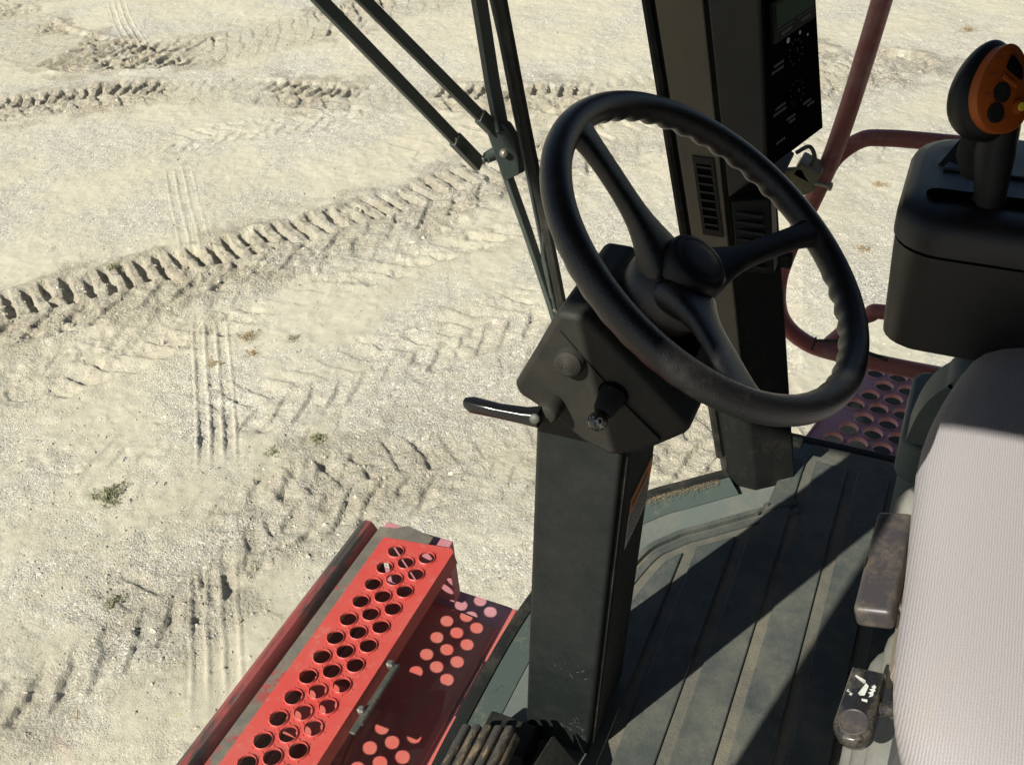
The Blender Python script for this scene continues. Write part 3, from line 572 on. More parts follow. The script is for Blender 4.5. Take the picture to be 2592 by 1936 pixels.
# ribbed rubber push button
AX = V((-1, -0.05, 0.12)).normalized()
b = MB(); b.lathe([(0.0165, -0.01), (0.0165, 0.004), (0.0145, 0.006), (0.0145, 0.0085), (0.0125, 0.010), (0.0105, 0.0115), (0.0100, 0.0112), (0.0078, 0.0128), (0.0072, 0.0123), (0.0050, 0.0135), (0.0044, 0.0128), (0.0016, 0.0138), (0.0, 0.0138)], (0.741, 0.3085, 0.801), AX, 40); b.build('push_button', 'shroud', sc_, smooth=50)
# turn-signal stalk: rubber boot and ball knob with a horn mark
AX2 = V((-0.86, 0.12, -0.30)).normalized(); p0 = V((0.744, 0.262, 0.768))
b = MB(); b.lathe([(0.017, -0.004), (0.0165, 0.0012)], p0, (-1, 0, 0), 32); b.build('stalk_hole', 'panel_black', sc_, smooth=40)
b = MB(); b.lathe([(0.0145, 0.0), (0.014, 0.008), (0.0125, 0.016), (0.0115, 0.022), (0.009, 0.026)], p0, AX2, 28); b.build('stalk_boot', 'rubber', sc_, smooth=50)
kc = p0 + AX2 * 0.036; b = MB(); b.lathe([(0.0105 * math.sin(t), -0.0105 * math.cos(t)) for t in [math.pi * k / 16 for k in range(17)]], kc, AX2, 28); kb = b.build('stalk_knob', 'gloss_black', sc_, smooth=60)
a_, u_, v_ = frame((-0.72, -0.35, 0.6)); rr_ = 0.01075; qn = V((0, 0, 0))
cr_ = V((0.41, -0.91, -0.061)); dn_ = V((-0.58, -0.208, -0.788)); u2 = (cr_ - a_ * cr_.dot(a_)).normalized(); v2 = (dn_ - a_ * dn_.dot(a_)).normalized()
def onk(u, v): # point on the knob's face, u right, v down
    d = a_ * math.sqrt(max(0, rr_ ** 2 - u * u - v * v)) + u2 * u + v2 * v; return kc + d
b = MB()
def stroke(pts, wd):
    for (x0, y0, w0), (x1, y1, w1) in zip([(p[0], p[1], p[2] if len(p) > 2 else wd) for p in pts[:-1]], [(p[0], p[1], p[2] if len(p) > 2 else wd) for p in pts[1:]]):
        d = math.hypot(x1 - x0, y1 - y0) or 1; nx, ny = -(y1 - y0) / d, (x1 - x0) / d
        b.quad(onk(x0 + nx * w0, y0 + ny * w0), onk(x1 + nx * w1, y1 + ny * w1), onk(x1 - nx * w1, y1 - ny * w1), onk(x0 - nx * w0, y0 - ny * w0))
sk = 0.0105
stroke([(-0.55 * sk, -0.45 * sk, 0.10 * sk), (-0.2 * sk, -0.05 * sk, 0.09 * sk), (0.15 * sk, 0.35 * sk, 0.11 * sk), (0.28 * sk, 0.55 * sk, 0.16 * sk), (0.36 * sk, 0.72 * sk, 0.3 * sk)], 0.1 * sk)
stroke([(0.12 * sk + 0.27 * sk * math.cos(t), -0.03 * sk + 0.33 * sk * math.sin(t)) for t in [2 * math.pi * k / 18 for k in range(19)]], 0.055 * sk)
b.build('horn_mark', 'print_white', kb)
# tilt lever
lv0 = V((0.735, 0.331, 0.735)); b = MB(); b.lathe([(0.0135, 0), (0.013, 0.012), (0.0115, 0.024), (0.009, 0.026)], lv0 + V((0.01, 0, 0)), (-1, -0.05, 0.1), 24); b.build('lever_hub', 'shroud', sc_, smooth=50)
b = MB(); lp = [V((0.716, 0.334, 0.738)), V((0.712, 0.35, 0.7385)), V((0.709, 0.38, 0.739)), V((0.707, 0.41, 0.7405)), V((0.707, 0.419, 0.741))]
rings = []
for p, ww, hh_ in zip(lp, (0.0105, 0.0085, 0.0072, 0.008, 0.0045), (0.0105, 0.0082, 0.0072, 0.008, 0.0055)):
    rings.append([p + V((math.copysign(abs(math.cos(a)) ** 0.6, math.cos(a)) * ww, 0, math.copysign(abs(math.sin(a)) ** 0.6, math.sin(a)) * hh_)) for a in [2 * math.pi * k / 16 for k in range(16)]])
b.loft(rings); lv = b.build('tilt_lever', 'lever_black', sc_, smooth=50)
b = MB(); b.lathe([(0.0055, -0.003), (0.0055, 0.0025), (0.004, 0.0035)], (0.7065, 0.336, 0.7425), (-0.8, -0.1, 0.55), 20); scw = b.build('lever_screw', 'hinge', lv, smooth=40)
b = MB(); b.box((0.70435, 0.3337, 0.7422), (0.002, 0.001, 0.009), Matrix.Rotation(0.6, 3, 'Y')); b.build('screw_slot', 'ink', scw) if False else None

# ---------------------------------------------------------------- steering wheel
WCN = V((0.837, 0.19, 0.9035)); WN = V((0, -0.6, 0.8)); WU = V((1, 0, 0)); WV = V((0, 0.8, 0.6)); RW = 0.185; RT = 0.0148
sw = thing('steering_wheel', 'black three-spoke steering wheel with finger-grip rim', 'steering wheel', WCN - WN * 0.06)
def wp(r, a, h=0): return WCN + (WU * math.cos(a) + WV * math.sin(a)) * r + WN * h
rings = []; NA = 288; NT = 20
def gripmask(a):
    m = 1.0
    for sa in (90, -30, 210):
        d = abs((math.degrees(a) - sa + 180) % 360 - 180); m = min(m, max(0, min(1, (d - 14) / 6)))
    return m
for i in range(NA):
    a = 2 * math.pi * i / NA; g_ = gripmask(a) * math.cos(a * 46); rg = []
    for k in range(NT):
        t = 2 * math.pi * k / NT; c_, s_ = math.cos(t), math.sin(t)
        r = RT * (1 + 0.07 * c_ * 0) ; under = max(0, -s_ * 0.8 - c_ * 0.45)
        r += 0.0017 * g_ * under ** 1.5; rg.append(wp(RW + c_ * r, a, s_ * r * 1.05))
    rings.append(rg)
b = MB(); b.loft(rings, closed=True); b.build('rim', 'wheel', sw, smooth=80)
def spoke(a, w0, w1, wide):
    d = WU * math.cos(a) + WV * math.sin(a); sd = -WU * math.sin(a) + WV * math.cos(a); rings = []
    for r, ww, th, h in ((0.012, w0 * 1.15, 0.030, -0.066), (0.03, w0, 0.025, -0.056), (0.05, w0 * 0.72, 0.017, -0.044), (0.075, w1 * 1.02, 0.0115, -0.032), (0.11, w1, 0.0095, -0.019), (0.145, w1, 0.0095, -0.008), (0.168, w1 * 1.08, 0.0105, -0.002), (0.178, w1 * 1.55, 0.0115, 0.0), (0.186, w1 * 2.2, 0.0115, 0.0)):
        rings.append([WCN + d * r + sd * math.copysign(abs(math.cos(t)) ** 0.75, math.cos(t)) * ww + WN * (h + math.copysign(abs(math.sin(t)) ** 0.75, math.sin(t)) * th) for t in [2 * math.pi * k / 20 for k in range(20)]])
    b = MB(); b.loft(rings); return b.build('spoke', 'wheel', sw, smooth=70, sub=1)
spoke(math.radians(90), 0.034, 0.0145, False); spoke(math.radians(-30), 0.032, 0.013, False); spoke(math.radians(210), 0.036, 0.0165, True)
b = MB(); b.lathe([(0.030, -0.115), (0.034, -0.10), (0.048, -0.09), (0.05, -0.075), (0.047, -0.06), (0.040, -0.05), (0.037, -0.044)], WCN, WN, 48); b.build('hub', 'wheel', sw, smooth=70)
b = MB(); b.lathe([(0.0365, -0.046), (0.0365, -0.032), (0.0345, -0.024), (0.031, -0.0205), (0.0262, -0.0195), (0.0256, -0.0200), (0.025, -0.0200), (0.0243, -0.0194), (0.012, -0.0180), (0.0, -0.0177)], WCN, WN, 56); b.build('hub_cap', 'black_plastic', sw, smooth=40)

# ---------------------------------------------------------------- control panel on the corner post
cp_ = thing('rotor_monitor', 'black control monitor with green display and dials on the corner post', 'monitor', (1.5, 0.25, 0.69))
FL0 = V((1.442, 0.2535, 0.698)); FL1 = V((1.442, 0.376, 1.60)); FR0 = V((1.585, 0.195, 0.7145)); FR1 = V((1.585, 0.36, 1.60))
LB0 = V((1.442, 0.310, 0.640)); LB1 = V((1.442, 0.478, 1.60)); RB0 = V((1.60, 0.30, 0.66)); RB1 = V((1.60, 0.49, 1.60))
b = MB(); b.loft([[LB0, FL0, FR0, RB0], [LB1, FL1, FR1, RB1]]); b.build('housing', 'pillar_grey', cp_, bevel=0.004)
fx = (FR0 - FL0).normalized(); fz = (FL1 - FL0).normalized(); fn = fx.cross(fz).normalized()
if fn.y > 0: fn = -fn
FW = (FR0 - FL0).length
def F(u, z, h=0.0012): # u 0..1 across the face, z height along it in metres
    zz = z / (FL1 - FL0).length; A = FL0.lerp(FL1, zz); Bp = FR0.lerp(FR1, zz); return A.lerp(Bp, u) + fn * h
def fq(b, u0, u1, z0, z1, h, h2=None):
    if h2 is None: b.quad(F(u0, z0, h), F(u1, z0, h), F(u1, z1, h), F(u0, z1, h))
    else: b.loft([[F(u0, z0, h), F(u1, z0, h), F(u1, z1, h), F(u0, z1, h)], [F(u0, z0, h2), F(u1, z0, h2), F(u1, z1, h2), F(u0, z1, h2)]])
b = MB(); fq(b, 0.02, 0.985, 0.004, 0.88, 0.0006, 0.004); fc = b.build('face_plate', 'panel_black', cp_, bevel=0.002)
b = MB(); fq(b, 0.13, 0.9, 0.192, 0.252, 0.0042, 0.0105); dsp = b.build('display', 'screen_frame', cp_)
b = MB(); fq(b, 0.17, 0.86, 0.212, 0.247, 0.0112); b.build('display_screen', 'screen', dsp)
b = MB()
fq(b, 0.18, 0.48, 0.2075, 0.2085, 0.0112); fq(b, 0.54, 0.84, 0.2075, 0.2085, 0.0112)
rd = random.Random(2)
def tinyprint(u0, u1, z, hgt=0.0045):
    u = u0
    while u < u1:
        l = rd.uniform(0.012, 0.024); fq(b, u, u + l, z, z + hgt, 0.0112 if z > 0.19 else 0.0075); u += l + 0.008
tinyprint(0.25, 0.42, 0.199); tinyprint(0.62, 0.78, 0.199)
for zc, lab in ((0.158, 0.150), (0.095, 0.084)):
    tinyprint(0.13, 0.30, lab + 0.006, 0.0042); tinyprint(0.09, 0.31, lab - 0.002, 0.0042)
tinyprint(0.32, 0.47, 0.061, 0.004); tinyprint(0.36, 0.46, 0.054, 0.004); tinyprint(0.62, 0.75, 0.067, 0.004); tinyprint(0.69, 0.8, 0.06, 0.004); tinyprint(0.12, 0.26, 0.035, 0.0042)
for uc, zc in ((0.53, 0.158), (0.52, 0.095)):
    for k in range(11):
        t = math.radians(-60 + k * 30); r0_, r1_ = 0.0165, 0.0205; cu, su = math.cos(t), math.sin(t); wn = 0.0005
        b.quad(F(uc + (r0_ * cu - wn * su) / FW, zc + r0_ * su + wn * cu, .0075), F(uc + (r1_ * cu - wn * su) / FW, zc + r1_ * su + wn * cu, .0075), F(uc + (r1_ * cu + wn * su) / FW, zc + r1_ * su - wn * cu, .0075), F(uc + (r0_ * cu + wn * su) / FW, zc + r0_ * su - wn * cu, .0075))
kind(b.build('panel_print', 'print_grey', fc), 'stuff')
for uu, z, r in ((0.40, 0.183, 0.0042), (0.62, 0.183, 0.003), (0.76, 0.172, 0.002)):
    b = MB(); b.add(circle(F(uu, z, .0075), fx, fz, r, 16), [tuple(range(16))]); b.build('indicator_dot', 'label_white', fc)
for uc, zc in ((0.53, 0.158), (0.52, 0.095)):
    b = MB(); b.lathe([(0.014, 0.004), (0.0135, 0.0065), (0.012, 0.0072), (0.011, 0.0095), (0.009, 0.0102), (0.0, 0.0104)], F(uc, zc, 0), fn, 28); dk = b.build('dial', 'panel_black', cp_, smooth=40)
    b = MB(); b.box(F(uc, zc, 0.0103) + fz * 0.004, (0.0014, 0.0012, 0.006), fz.to_track_quat('Z', 'Y').to_matrix()); b.build('pointer', 'print_grey', dk)
for uc, zc in ((0.47, 0.041), (0.66, 0.049)):
    b = MB(); b.box(F(uc, zc, 0.004), (0.010, 0.006, 0.012), fz.to_track_quat('Z', 'Y').to_matrix()); b.build('rocker_switch', 'panel_black', cp_, bevel=0.001)
# lower vent and latch knobs on the post below the panel
b = MB(); b.loft([[V((1.447, 0.285, 0.50)), V((1.462, 0.225, 0.50)), V((1.50, 0.225, 0.50)), V((1.50, 0.285, 0.50))], [V((1.447, 0.306, 0.632)), V((1.462, 0.245, 0.64)), V((1.50, 0.245, 0.64)), V((1.50, 0.306, 0.632))]]); lv_ = b.build('lower_vent', 'pillar_dark', cp_, bevel=0.003)
for i in range(7):
    z = 0.515 + i * 0.016; b = MB(); y = 0.258 + 0.15 * (z - 0.5); b.box((1.4495, y, z), (0.012, 0.046, 0.0045), Matrix.Rotation(0.5, 3, 'Y')); b.build('slat', 'black_plastic', lv_)
for zz in (0.495, 0.09):
    b = MB(); y = 0.139 + 0.166 * zz; b.box((1.524, y - 0.004, zz), (0.016, 0.024, 0.028)); b.build('latch_stop', 'rubber', cab, bevel=0.004)

# ---------------------------------------------------------------- windshield wiper (outside the pane)
wi = thing('windshield_wiper', 'dark green-black wiper with paired arms and long blade outside the windshield', 'wiper', (1.24, 0.66, 0.78))
def wsp(x, z, out=0.03):
    best = None
    for a, c in zip(WCUR[:-1], WCUR[1:]):
        if a.x <= x <= c.x: y = a.y + (c.y - a.y) * (x - a.x) / (c.x - a.x); t = (c - a).normalized(); best = V((x, y + LEAN * z, z)) + V((-t.y, t.x, 0)) * out
    return best
WI_END = True
hg = wsp(1.272, 0.748, 0.035)
def wb(name, pts, wdt, hgt, m='wiper', parent=None, bevel=0.0015):
    b = MB(); b.bar(pts, wdt, hgt, up=(0.25, 0.93, -0.25)); return b.build(name, m, parent or wi, bevel=bevel)
blade = [wsp(1.317, 1.10, 0.012), wsp(1.312, 0.972, 0.012), wsp(1.304, 0.812, 0.012), wsp(1.296, 0.604, 0.012), wsp(1.288, 0.43, 0.012)]
bl = wb('blade_rubber', blade, 0.010, 0.016, 'rubber', None, 0.001)
wb('blade_spine', [p + V((0.006, 0.016, 0)) for p in blade], 0.007, 0.004, 'wiper', bl)
wb('blade_rib', [p + V((-0.007, 0.012, 0)) for p in blade], 0.003, 0.004, 'wiper', bl)
wb('upper_arm', [wsp(1.310, 1.10, 0.05), wsp(1.300, 0.964, 0.05), wsp(1.288, 0.844, 0.05), hg + V((0.004, 0.0, 0.03))], 0.025, 0.012)
wb('upper_yoke', [wsp(1.312, 1.06, 0.03), wsp(1.308, 0.972, 0.03), wsp(1.306, 0.884, 0.03), wsp(1.300, 0.788, 0.02)], 0.010, 0.008)
wb('lower_arm', [hg + V((0.003, 0, -0.028)), wsp(1.284, 0.596, 0.045), wsp(1.284, 0.468, 0.03), wsp(1.280, 0.43, 0.02)], 0.017, 0.010)
wb('lower_yoke', [wsp(1.304, 0.66, 0.03), wsp(1.288, 0.548, 0.03), wsp(1.284, 0.484, 0.02)], 0.009, 0.008)
# hinge plate, facing the cab
hx = V((0.66, -0.75, 0.05)).normalized(); hz = (V((0.1, 0.21, 1)) - hx * V((0.1, 0.21, 1)).dot(hx)).normalized(); hn = hx.cross(hz).normalized()
if hn.y > 0: hn = -hn
pl = [(-0.022, 0.044), (-0.006, 0.050), (0.010, 0.041), (0.020, 0.016), (0.022, -0.015), (0.019, -0.041), (-0.007, -0.046)]
b = MB(); b.prism([hg + hx * x + hz * z + hn * 0.004 for x, z in pl], hn * 0.004); hp = b.build('hinge_plate', 'wiper', wi, bevel=0.001)
b = MB(); b.prism([hg + hx * (x + 0.012) + hz * z - hn * 0.012 for x, z in pl], hn * 0.012); b.build('hinge_body', 'wiper', wi, bevel=0.002)
b = MB(); b.lathe([(0.0075, 0.0), (0.0075, 0.001), (0.0058, 0.0012), (0.0058, 0.0065), (0.003, 0.008)], hg + hn * 0.008 + hz * -0.002, hn, 12); b.build('hinge_bolt', 'steel', hp)
e1 = wsp(1.240, 0.740, 0.05); e2 = hg + hz * 0.025 - hn * 0.004
t1 = wsp(0.985, 1.14, 0.05); t2 = wsp(1.055, 1.115, 0.05)
wb('link_rod', [t1, e1], 0.019, 0.009); wb('link_rod', [t2, e2], 0.018, 0.009)
wb('link_end', [e1.lerp(t1, 0.13), e1 + (e1 - t1).normalized() * 0.006], 0.023, 0.013); wb('link_end', [e2.lerp(t2, 0.12), e2], 0.022, 0.013)
b = MB(); hb_ = hg - hn * 0.006; b.tube([e1, e1.lerp(hb_, 0.35), e1.lerp(hb_, 0.36), e1.lerp(hb_, 0.85)], [0.006, 0.006, 0.009, 0.011], 12); b.build('link_pin', 'wiper', wi, smooth=40)
b = MB(); b.tube([e1.lerp(hg, 0.16), e1.lerp(hg, 0.22)], 0.0075, 14); b.build('pin_washer', 'steel', wi, smooth=40)
for pth in ((e1.lerp(t1, 0.13)), (blade[4] + V((-0.012, 0.014, 0.035)))):
    b = MB(); b.lathe([(0.0028, -0.006), (0.0028, 0.006)], pth, hn, 8); b.build('rivet', 'steel', wi)

# ---------------------------------------------------------------- perforated plates
def perf(name, outline, holes, z, th, lip, rin, rout, m, parent, nubs=0, depth=None):
    """flat plate with dimpled round holes; outline CCW list of (x, y)"""
    pts = [V((x, y)) for x, y in outline]; edges = [(i, (i + 1) % len(outline)) for i in range(len(outline))]; n = 24
    for hx_, hy_ in holes:
        o = len(pts); pts += [V((hx_ + rout * math.cos(2 * math.pi * k / n), hy_ + rout * math.sin(2 * math.pi * k / n))) for k in range(n)]; edges += [(o + k, o + (k + 1) % n) for k in range(n)]
    vs, es, fs, *_ = geometry.delaunay_2d_cdt(pts, edges, [], 1, 1e-6)
    H = np.array(holes); b = MB(); keepf = []
    for f in fs:
        c = sum((vs[i] for i in f), V((0, 0))) / len(f)
        if ((H[:, 0] - c.x) ** 2 + (H[:, 1] - c.y) ** 2).min() > (rout * 0.985) ** 2: keepf.append(tuple(f))
    b.add([(v.x, v.y, z) for v in vs], keepf); b.add([(v.x, v.y, z - th) for v in vs], keepf)
    no = len(outline)
    for i in range(no):
        (x0, y0), (x1, y1) = outline[i], outline[(i + 1) % no]; b.add([(x0, y0, z), (x1, y1, z), (x1, y1, z - th), (x0, y0, z - th)], [(0, 1, 2, 3)])
    dp = depth if depth else th
    prof = [(rout, 0), (rout * 0.8 + rin * 0.2, lip * 0.5), (rout * 0.5 + rin * 0.5, lip * 0.85), (rout * 0.25 + rin * 0.75, lip), (rin * 1.01, lip * 0.8), (rin, lip * 0.3), (rin * 0.985, -dp)]
    for hx_, hy_ in holes:
        rings = [[V((hx_ + r * math.cos(2 * math.pi * k / n), hy_ + r * math.sin(2 * math.pi * k / n), z + h)) for k in range(n)] for r, h in prof]; b.loft(rings, cap=False)
    o = b.build(name, m, parent, smooth=50)
    if nubs:
        b = MB(); nn = 6
        for hx_, hy_ in holes:
            for k in range(nubs):
                a = 2 * math.pi * (k + 0.5) / nubs; c = V((hx_ + rout * 1.12 * math.cos(a), hy_ + rout * 1.12 * math.sin(a), z))
                b.loft([circle(c + V((0, 0, -0.0005)), (1, 0, 0), (0, 1, 0), 0.0023, nn), circle(c + V((0, 0, 0.0015)), (1, 0, 0), (0, 1, 0), 0.0016, nn)])
        kind(b.build('grip_nubs', m, o, smooth=60), 'stuff')
    return o
fp = thing('front_step_platform', 'bright red perforated step platform outside the windshield', 'step platform', (0.8, 0.92, -0.29))
ZP = -0.25; holes = []
for k in range(24):
    for x0, y0 in ((1.228, 0.956), (1.206, 0.918), (1.236, 0.880)):
        x = x0 - 0.0515 * k
        if x > 0.08: holes.append((x, y0))
perf('tread_plate', [(0.03, 0.832), (1.275, 0.832), (1.284, 0.842), (1.258, 1.006), (0.03, 1.006)], holes, ZP, 0.0015, 0.0042, 0.0174, 0.0206, 'red', fp, nubs=6)
b = MB(); b.prism([(0.03, 0.832, ZP - .004), (1.276, 0.832, ZP - .004), (1.28, 0.828, ZP - .04), (0.03, 0.828, ZP - .04)], (0, 0.004, 0)); b.build('rear_flange', 'red', fp, bevel=0.001)
b = MB(); b.prism([(0.03, 0.974, ZP - .012), (1.255, 0.974, ZP - .012), (1.255, 0.90, ZP - .012), (1.305, 0.90, ZP - .012), (1.315, 0.975, ZP - .012), (1.295, 1.004, ZP - .012), (1.29, 1.036, ZP - .012), (0.03, 1.036, ZP - .012)], (0, 0, 0.006))
for hxy in (): pass
sb = b.build('support_strip', 'steel_worn', fp, bevel=0.001)
sb.hide_render = False
b = MB(); rings = []
for x in (0.03, 0.5, 1.0, 1.292):
    rings.append([V((x, y, z)) for y, z in ((1.034, ZP - .075), (1.034, ZP - .03), (1.046, ZP - .026), (1.054, ZP - .008), (1.062, ZP - .001), (1.076, ZP - .001), (1.090, ZP - .012), (1.100, ZP - .04), (1.102, ZP - .095))])
b.loft(rings); b.build('front_beam', 'red_worn', fp, smooth=35)
b = MB(); b.box((0.825, 0.905, ZP - .035), (0.13, 0.11, 0.02)); b.build('mount_bracket', 'red_low', fp, bevel=0.003)
b = MB(); b.prism([(0.03, 1.044, ZP - .08), (1.285, 1.044, ZP - .08), (1.285, 1.044, -0.466), (0.03, 1.044, -0.466)], (0, 0.006, 0)); b.build('beam_web', 'red_worn', fp)
# hinge with two bolts on the rear flange
b = MB(); b.bar([(0.800, 0.814, ZP - .02), (0.975, 0.812, ZP - .02)], 0.014, 0.007); hgp = b.build('hinge_leaf', 'hinge', fp, bevel=0.002)
for k in range(5):
    b = MB(); x = 0.822 + k * 0.029; b.tube([(x, 0.806, ZP - .013), (x + 0.027, 0.806, ZP - .013)], 0.006, 14); b.build('hinge_knuckle', 'hinge', hgp, smooth=40)
for x in (0.848, 0.963):
    b = MB(); b.lathe([(0.009, 0), (0.009, 0.008), (0.007, 0.010), (0.005, 0.0105), (0.005, 0.014)], (x, 0.821, ZP - .016), (0, -0.1, 1), 6); b.build('hinge_bolt', 'steel', fp)
# lower deck under the step, catching the light through the holes
ZL = -0.47
ld = thing('lower_deck_panel', 'dusty dark red lower panel dotted with spots of sunlight', 'deck panel', (0.8, 0.85, ZL - .03))
b = MB(); b.prism([(0.03, 0.735, ZL), (1.265, 0.735, ZL), (1.275, 0.80, ZL), (1.30, 1.12, ZL), (0.03, 1.12, ZL)], (0, 0, -0.004)); b.build('deck_sheet', 'red_low', ld)
b = MB(); b.prism([(0.03, 0.705, ZL - .012), (1.335, 0.705, ZL - .012), (1.345, 0.735, ZL - .012), (1.345, 1.13, ZL - .012), (0.03, 1.13, ZL - .012)], (0, 0, -0.006)); b.build('under_sheet', 'hazy_red', ld)
b = MB(); b.box((0.68, 0.716, ZL - 0.002), (1.3, 0.012, 0.02)); b.build('deck_edge', 'red_low', ld, bevel=0.003)
# cross members between step and deck: keep light off the middle of the deck
for x in (0.62, 1.31):
    b = MB(); b.box((x, 0.95, (ZP + ZL) / 2 - 0.01), (0.03, 0.18, abs(ZP - ZL) - 0.03)); b.build('hanger', 'hazy_red', ld, bevel=0.003)

# right-hand perforated platform behind the side window
rp = thing('side_platform', 'dark maroon perforated platform outside the right window', 'platform', (1.9, -0.3, -0.13))
holes = []
for i in range(9):
    for j in range(16):
        x = 1.735 + i * 0.0465; y = 0.125 - j * 0.0535 - (i % 2) * 0.027
        fe = 0.165 - (x - 1.70) * 0.22
        if y < fe - 0.035 and y > -0.72: holes.append((x, y))
perf('perforated_plate', [(1.69, -0.8), (2.13, -0.8), (2.13, 0.066), (1.69, 0.17)], holes, -0.1, 0.003, 0.004, 0.021, 0.0246, 'hazy_red', rp, nubs=6, depth=0.008)
b = MB(); b.prism([(2.131, -0.8, -0.096), (2.131, 0.066, -0.096), (2.131, 0.066, -0.14), (2.131, -0.8, -0.14)], (0.004, 0, 0)); b.build('edge_flange', 'hazy_red', rp)
b = MB(); b.prism([(1.69, 0.1705, -0.096), (2.13, 0.0665, -0.096), (2.13, 0.0665, -0.15), (1.69, 0.1705, -0.15)], (0.001, 0.004, 0)); b.build('front_flange', 'hazy_red', rp)
b = MB(); b.prism([(2.16, -0.8, -0.45), (2.58, -0.8, -0.45), (2.58, 0.072, -0.45), (2.1, 0.18, -0.45), (2.1, 0.1, -0.45), (2.16, 0.02, -0.45)], (0, 0, -0.005)); b.build('shade_tray', 'pillar_dark', rp)  # added sheet; its dark colour stands for the shade seen through the holes

# red tube rails
rr = thing('mirror_rail', 'tall bent red tube rail outside the corner post', 'rail', (1.75, 0.2, 0.17))
b = MB(); pth = catmull([(1.75, 0.12, 1.15), (1.75, 0.149, 0.878), (1.75, 0.189, 0.601), (1.75, 0.246, 0.385), (1.75, 0.258, 0.29), (1.75, 0.241, 0.217), (1.75, 0.19, 0.172), (1.75, 0.115, 0.157), (1.75, -0.1, 0.15)], 8); b.tube(pth, 0.0175, 18); b.build('tube', 'red_rail', rr, smooth=70)
b = MB(); b.tube([(1.751, 0.172, 0.166), (1.751, 0.168, 0.1655)], 0.0185, 18); b.build('weld_collar', 'rubber', rr, smooth=40)
b = MB(); b.tube(catmull([(1.74, 0.165, 0.186), (1.735, 0.12, 0.197), (1.735, 0.07, 0.186), (1.735, 0.02, 0.176)], 6), 0.004, 8); b.build('cable', 'rubber', rr, smooth=60)
gr = thing('grab_rail', 'faded red horizontal grab tube behind the tall rail', 'rail', (1.78, 0.0, 0.62))
b = MB(); b.tube(catmull([(1.79, 0.205, 0.53), (1.79, 0.186, 0.575), (1.79, 0.150, 0.612), (1.79, 0.11, 0.622), (1.79, 0.0, 0.626), (1.79, -0.4, 0.63)], 8), 0.0155, 16); b.build('tube', 'red_rail', gr, smooth=70)
lr = thing('lower_rail', 'short maroon tube rising from the tall rail to the console', 'rail', (1.77, 0.05, 0.2))
b = MB(); b.tube(catmull([(1.77, 0.14, 0.165), (1.77, 0.10, 0.225), (1.77, 0.07, 0.254), (1.77, 0.03, 0.266), (1.77, -0.3, 0.27)], 8), 0.0155, 16); b.build('tube', 'red_rail', lr, smooth=70)
bk = thing('rail_bracket', 'yellow-grey metal bracket clamping the tall red rail', 'bracket', (1.73, 0.23, 0.55))
b = MB(); b.prism([(1.70, 0.285, 0.575), (1.70, 0.235, 0.585), (1.70, 0.205, 0.545), (1.70, 0.235, 0.525), (1.70, 0.28, 0.54)], (0.012, 0, 0)); b.build('plate', 'brass', bk, bevel=0.002)
b = MB(); b.box((1.725, 0.225, 0.575), (0.05, 0.045, 0.03), Matrix.Rotation(0.4, 3, 'X')); b.build('clamp', 'brass', bk, bevel=0.003)
b = MB(); b.tube([(1.72, 0.24, 0.555), (1.72, 0.178, 0.547)], 0.0045, 10); b.build('bolt', 'steel', bk, smooth=40)
b = MB(); b.lathe([(0.008, 0), (0.008, 0.007)], (1.72, 0.186, 0.5475), (0, -1, -0.1), 6); b.build('nut', 'steel', bk)
b = MB(); b.tube(catmull([(1.71, 0.25, 0.61), (1.71, 0.228, 0.625), (1.71, 0.216, 0.605), (1.71, 0.222, 0.585)], 6), 0.004, 8); b.build('hook', 'hinge', bk, smooth=60)
b = MB(); b.box((1.66, 0.285, 0.60), (0.10, 0.05, 0.05), Matrix.Rotation(0.5, 3, 'X')); b.build('mount', 'pillar_grey', bk, bevel=0.004)

# ---------------------------------------------------------------- side console and joystick
co_ = thing('side_console', 'glossy black side console box with slotted top', 'console', (1.3, -0.3, 0.58))
def rrect(x0, x1, y0, y1, r, n=6):
    out = []
    for cx_, cy_, a0 in ((x1 - r, y1 - r, 0), (x0 + r, y1 - r, 90), (x0 + r, y0 + r, 180), (x1 - r, y0 + r, 270)):
        for k in range(n + 1): a = math.radians(a0 + 90 * k / n); out.append((cx_ + r * math.cos(a), cy_ + r * math.sin(a)))
    return out
def rr3(z, x0, x1, y0, y1, r): return [V((x, y, z)) for x, y in rrect(x0, x1, y0, y1, r)]
b = MB(); b.loft([rr3(0.575, 1.205, 1.44, -0.75, 0.018, 0.035), rr3(0.585, 1.192, 1.452, -0.76, 0.03, 0.045), rr3(0.70, 1.184, 1.46, -0.77, 0.038, 0.055), rr3(0.733, 1.182, 1.462, -0.77, 0.040, 0.06)]); b.build('body', 'console', co_, smooth=40)
b = MB(); b.loft([rr3(0.733, 1.187, 1.457, -0.765, 0.035, 0.055), rr3(0.738, 1.187, 1.457, -0.765, 0.035, 0.055)]); b.build('lid_seam', 'panel_black', co_)
b = MB(); b.loft([rr3(0.738, 1.180, 1.464, -0.775, 0.043, 0.065), rr3(0.765, 1.180, 1.464, -0.775, 0.043, 0.065), rr3(0.779, 1.186, 1.458, -0.77, 0.038, 0.07), rr3(0.787, 1.198, 1.446, -0.76, 0.026, 0.075), rr3(0.79, 1.215, 1.43, -0.745, 0.012, 0.08)]); lid = b.build('lid', 'console', co_, smooth=60)
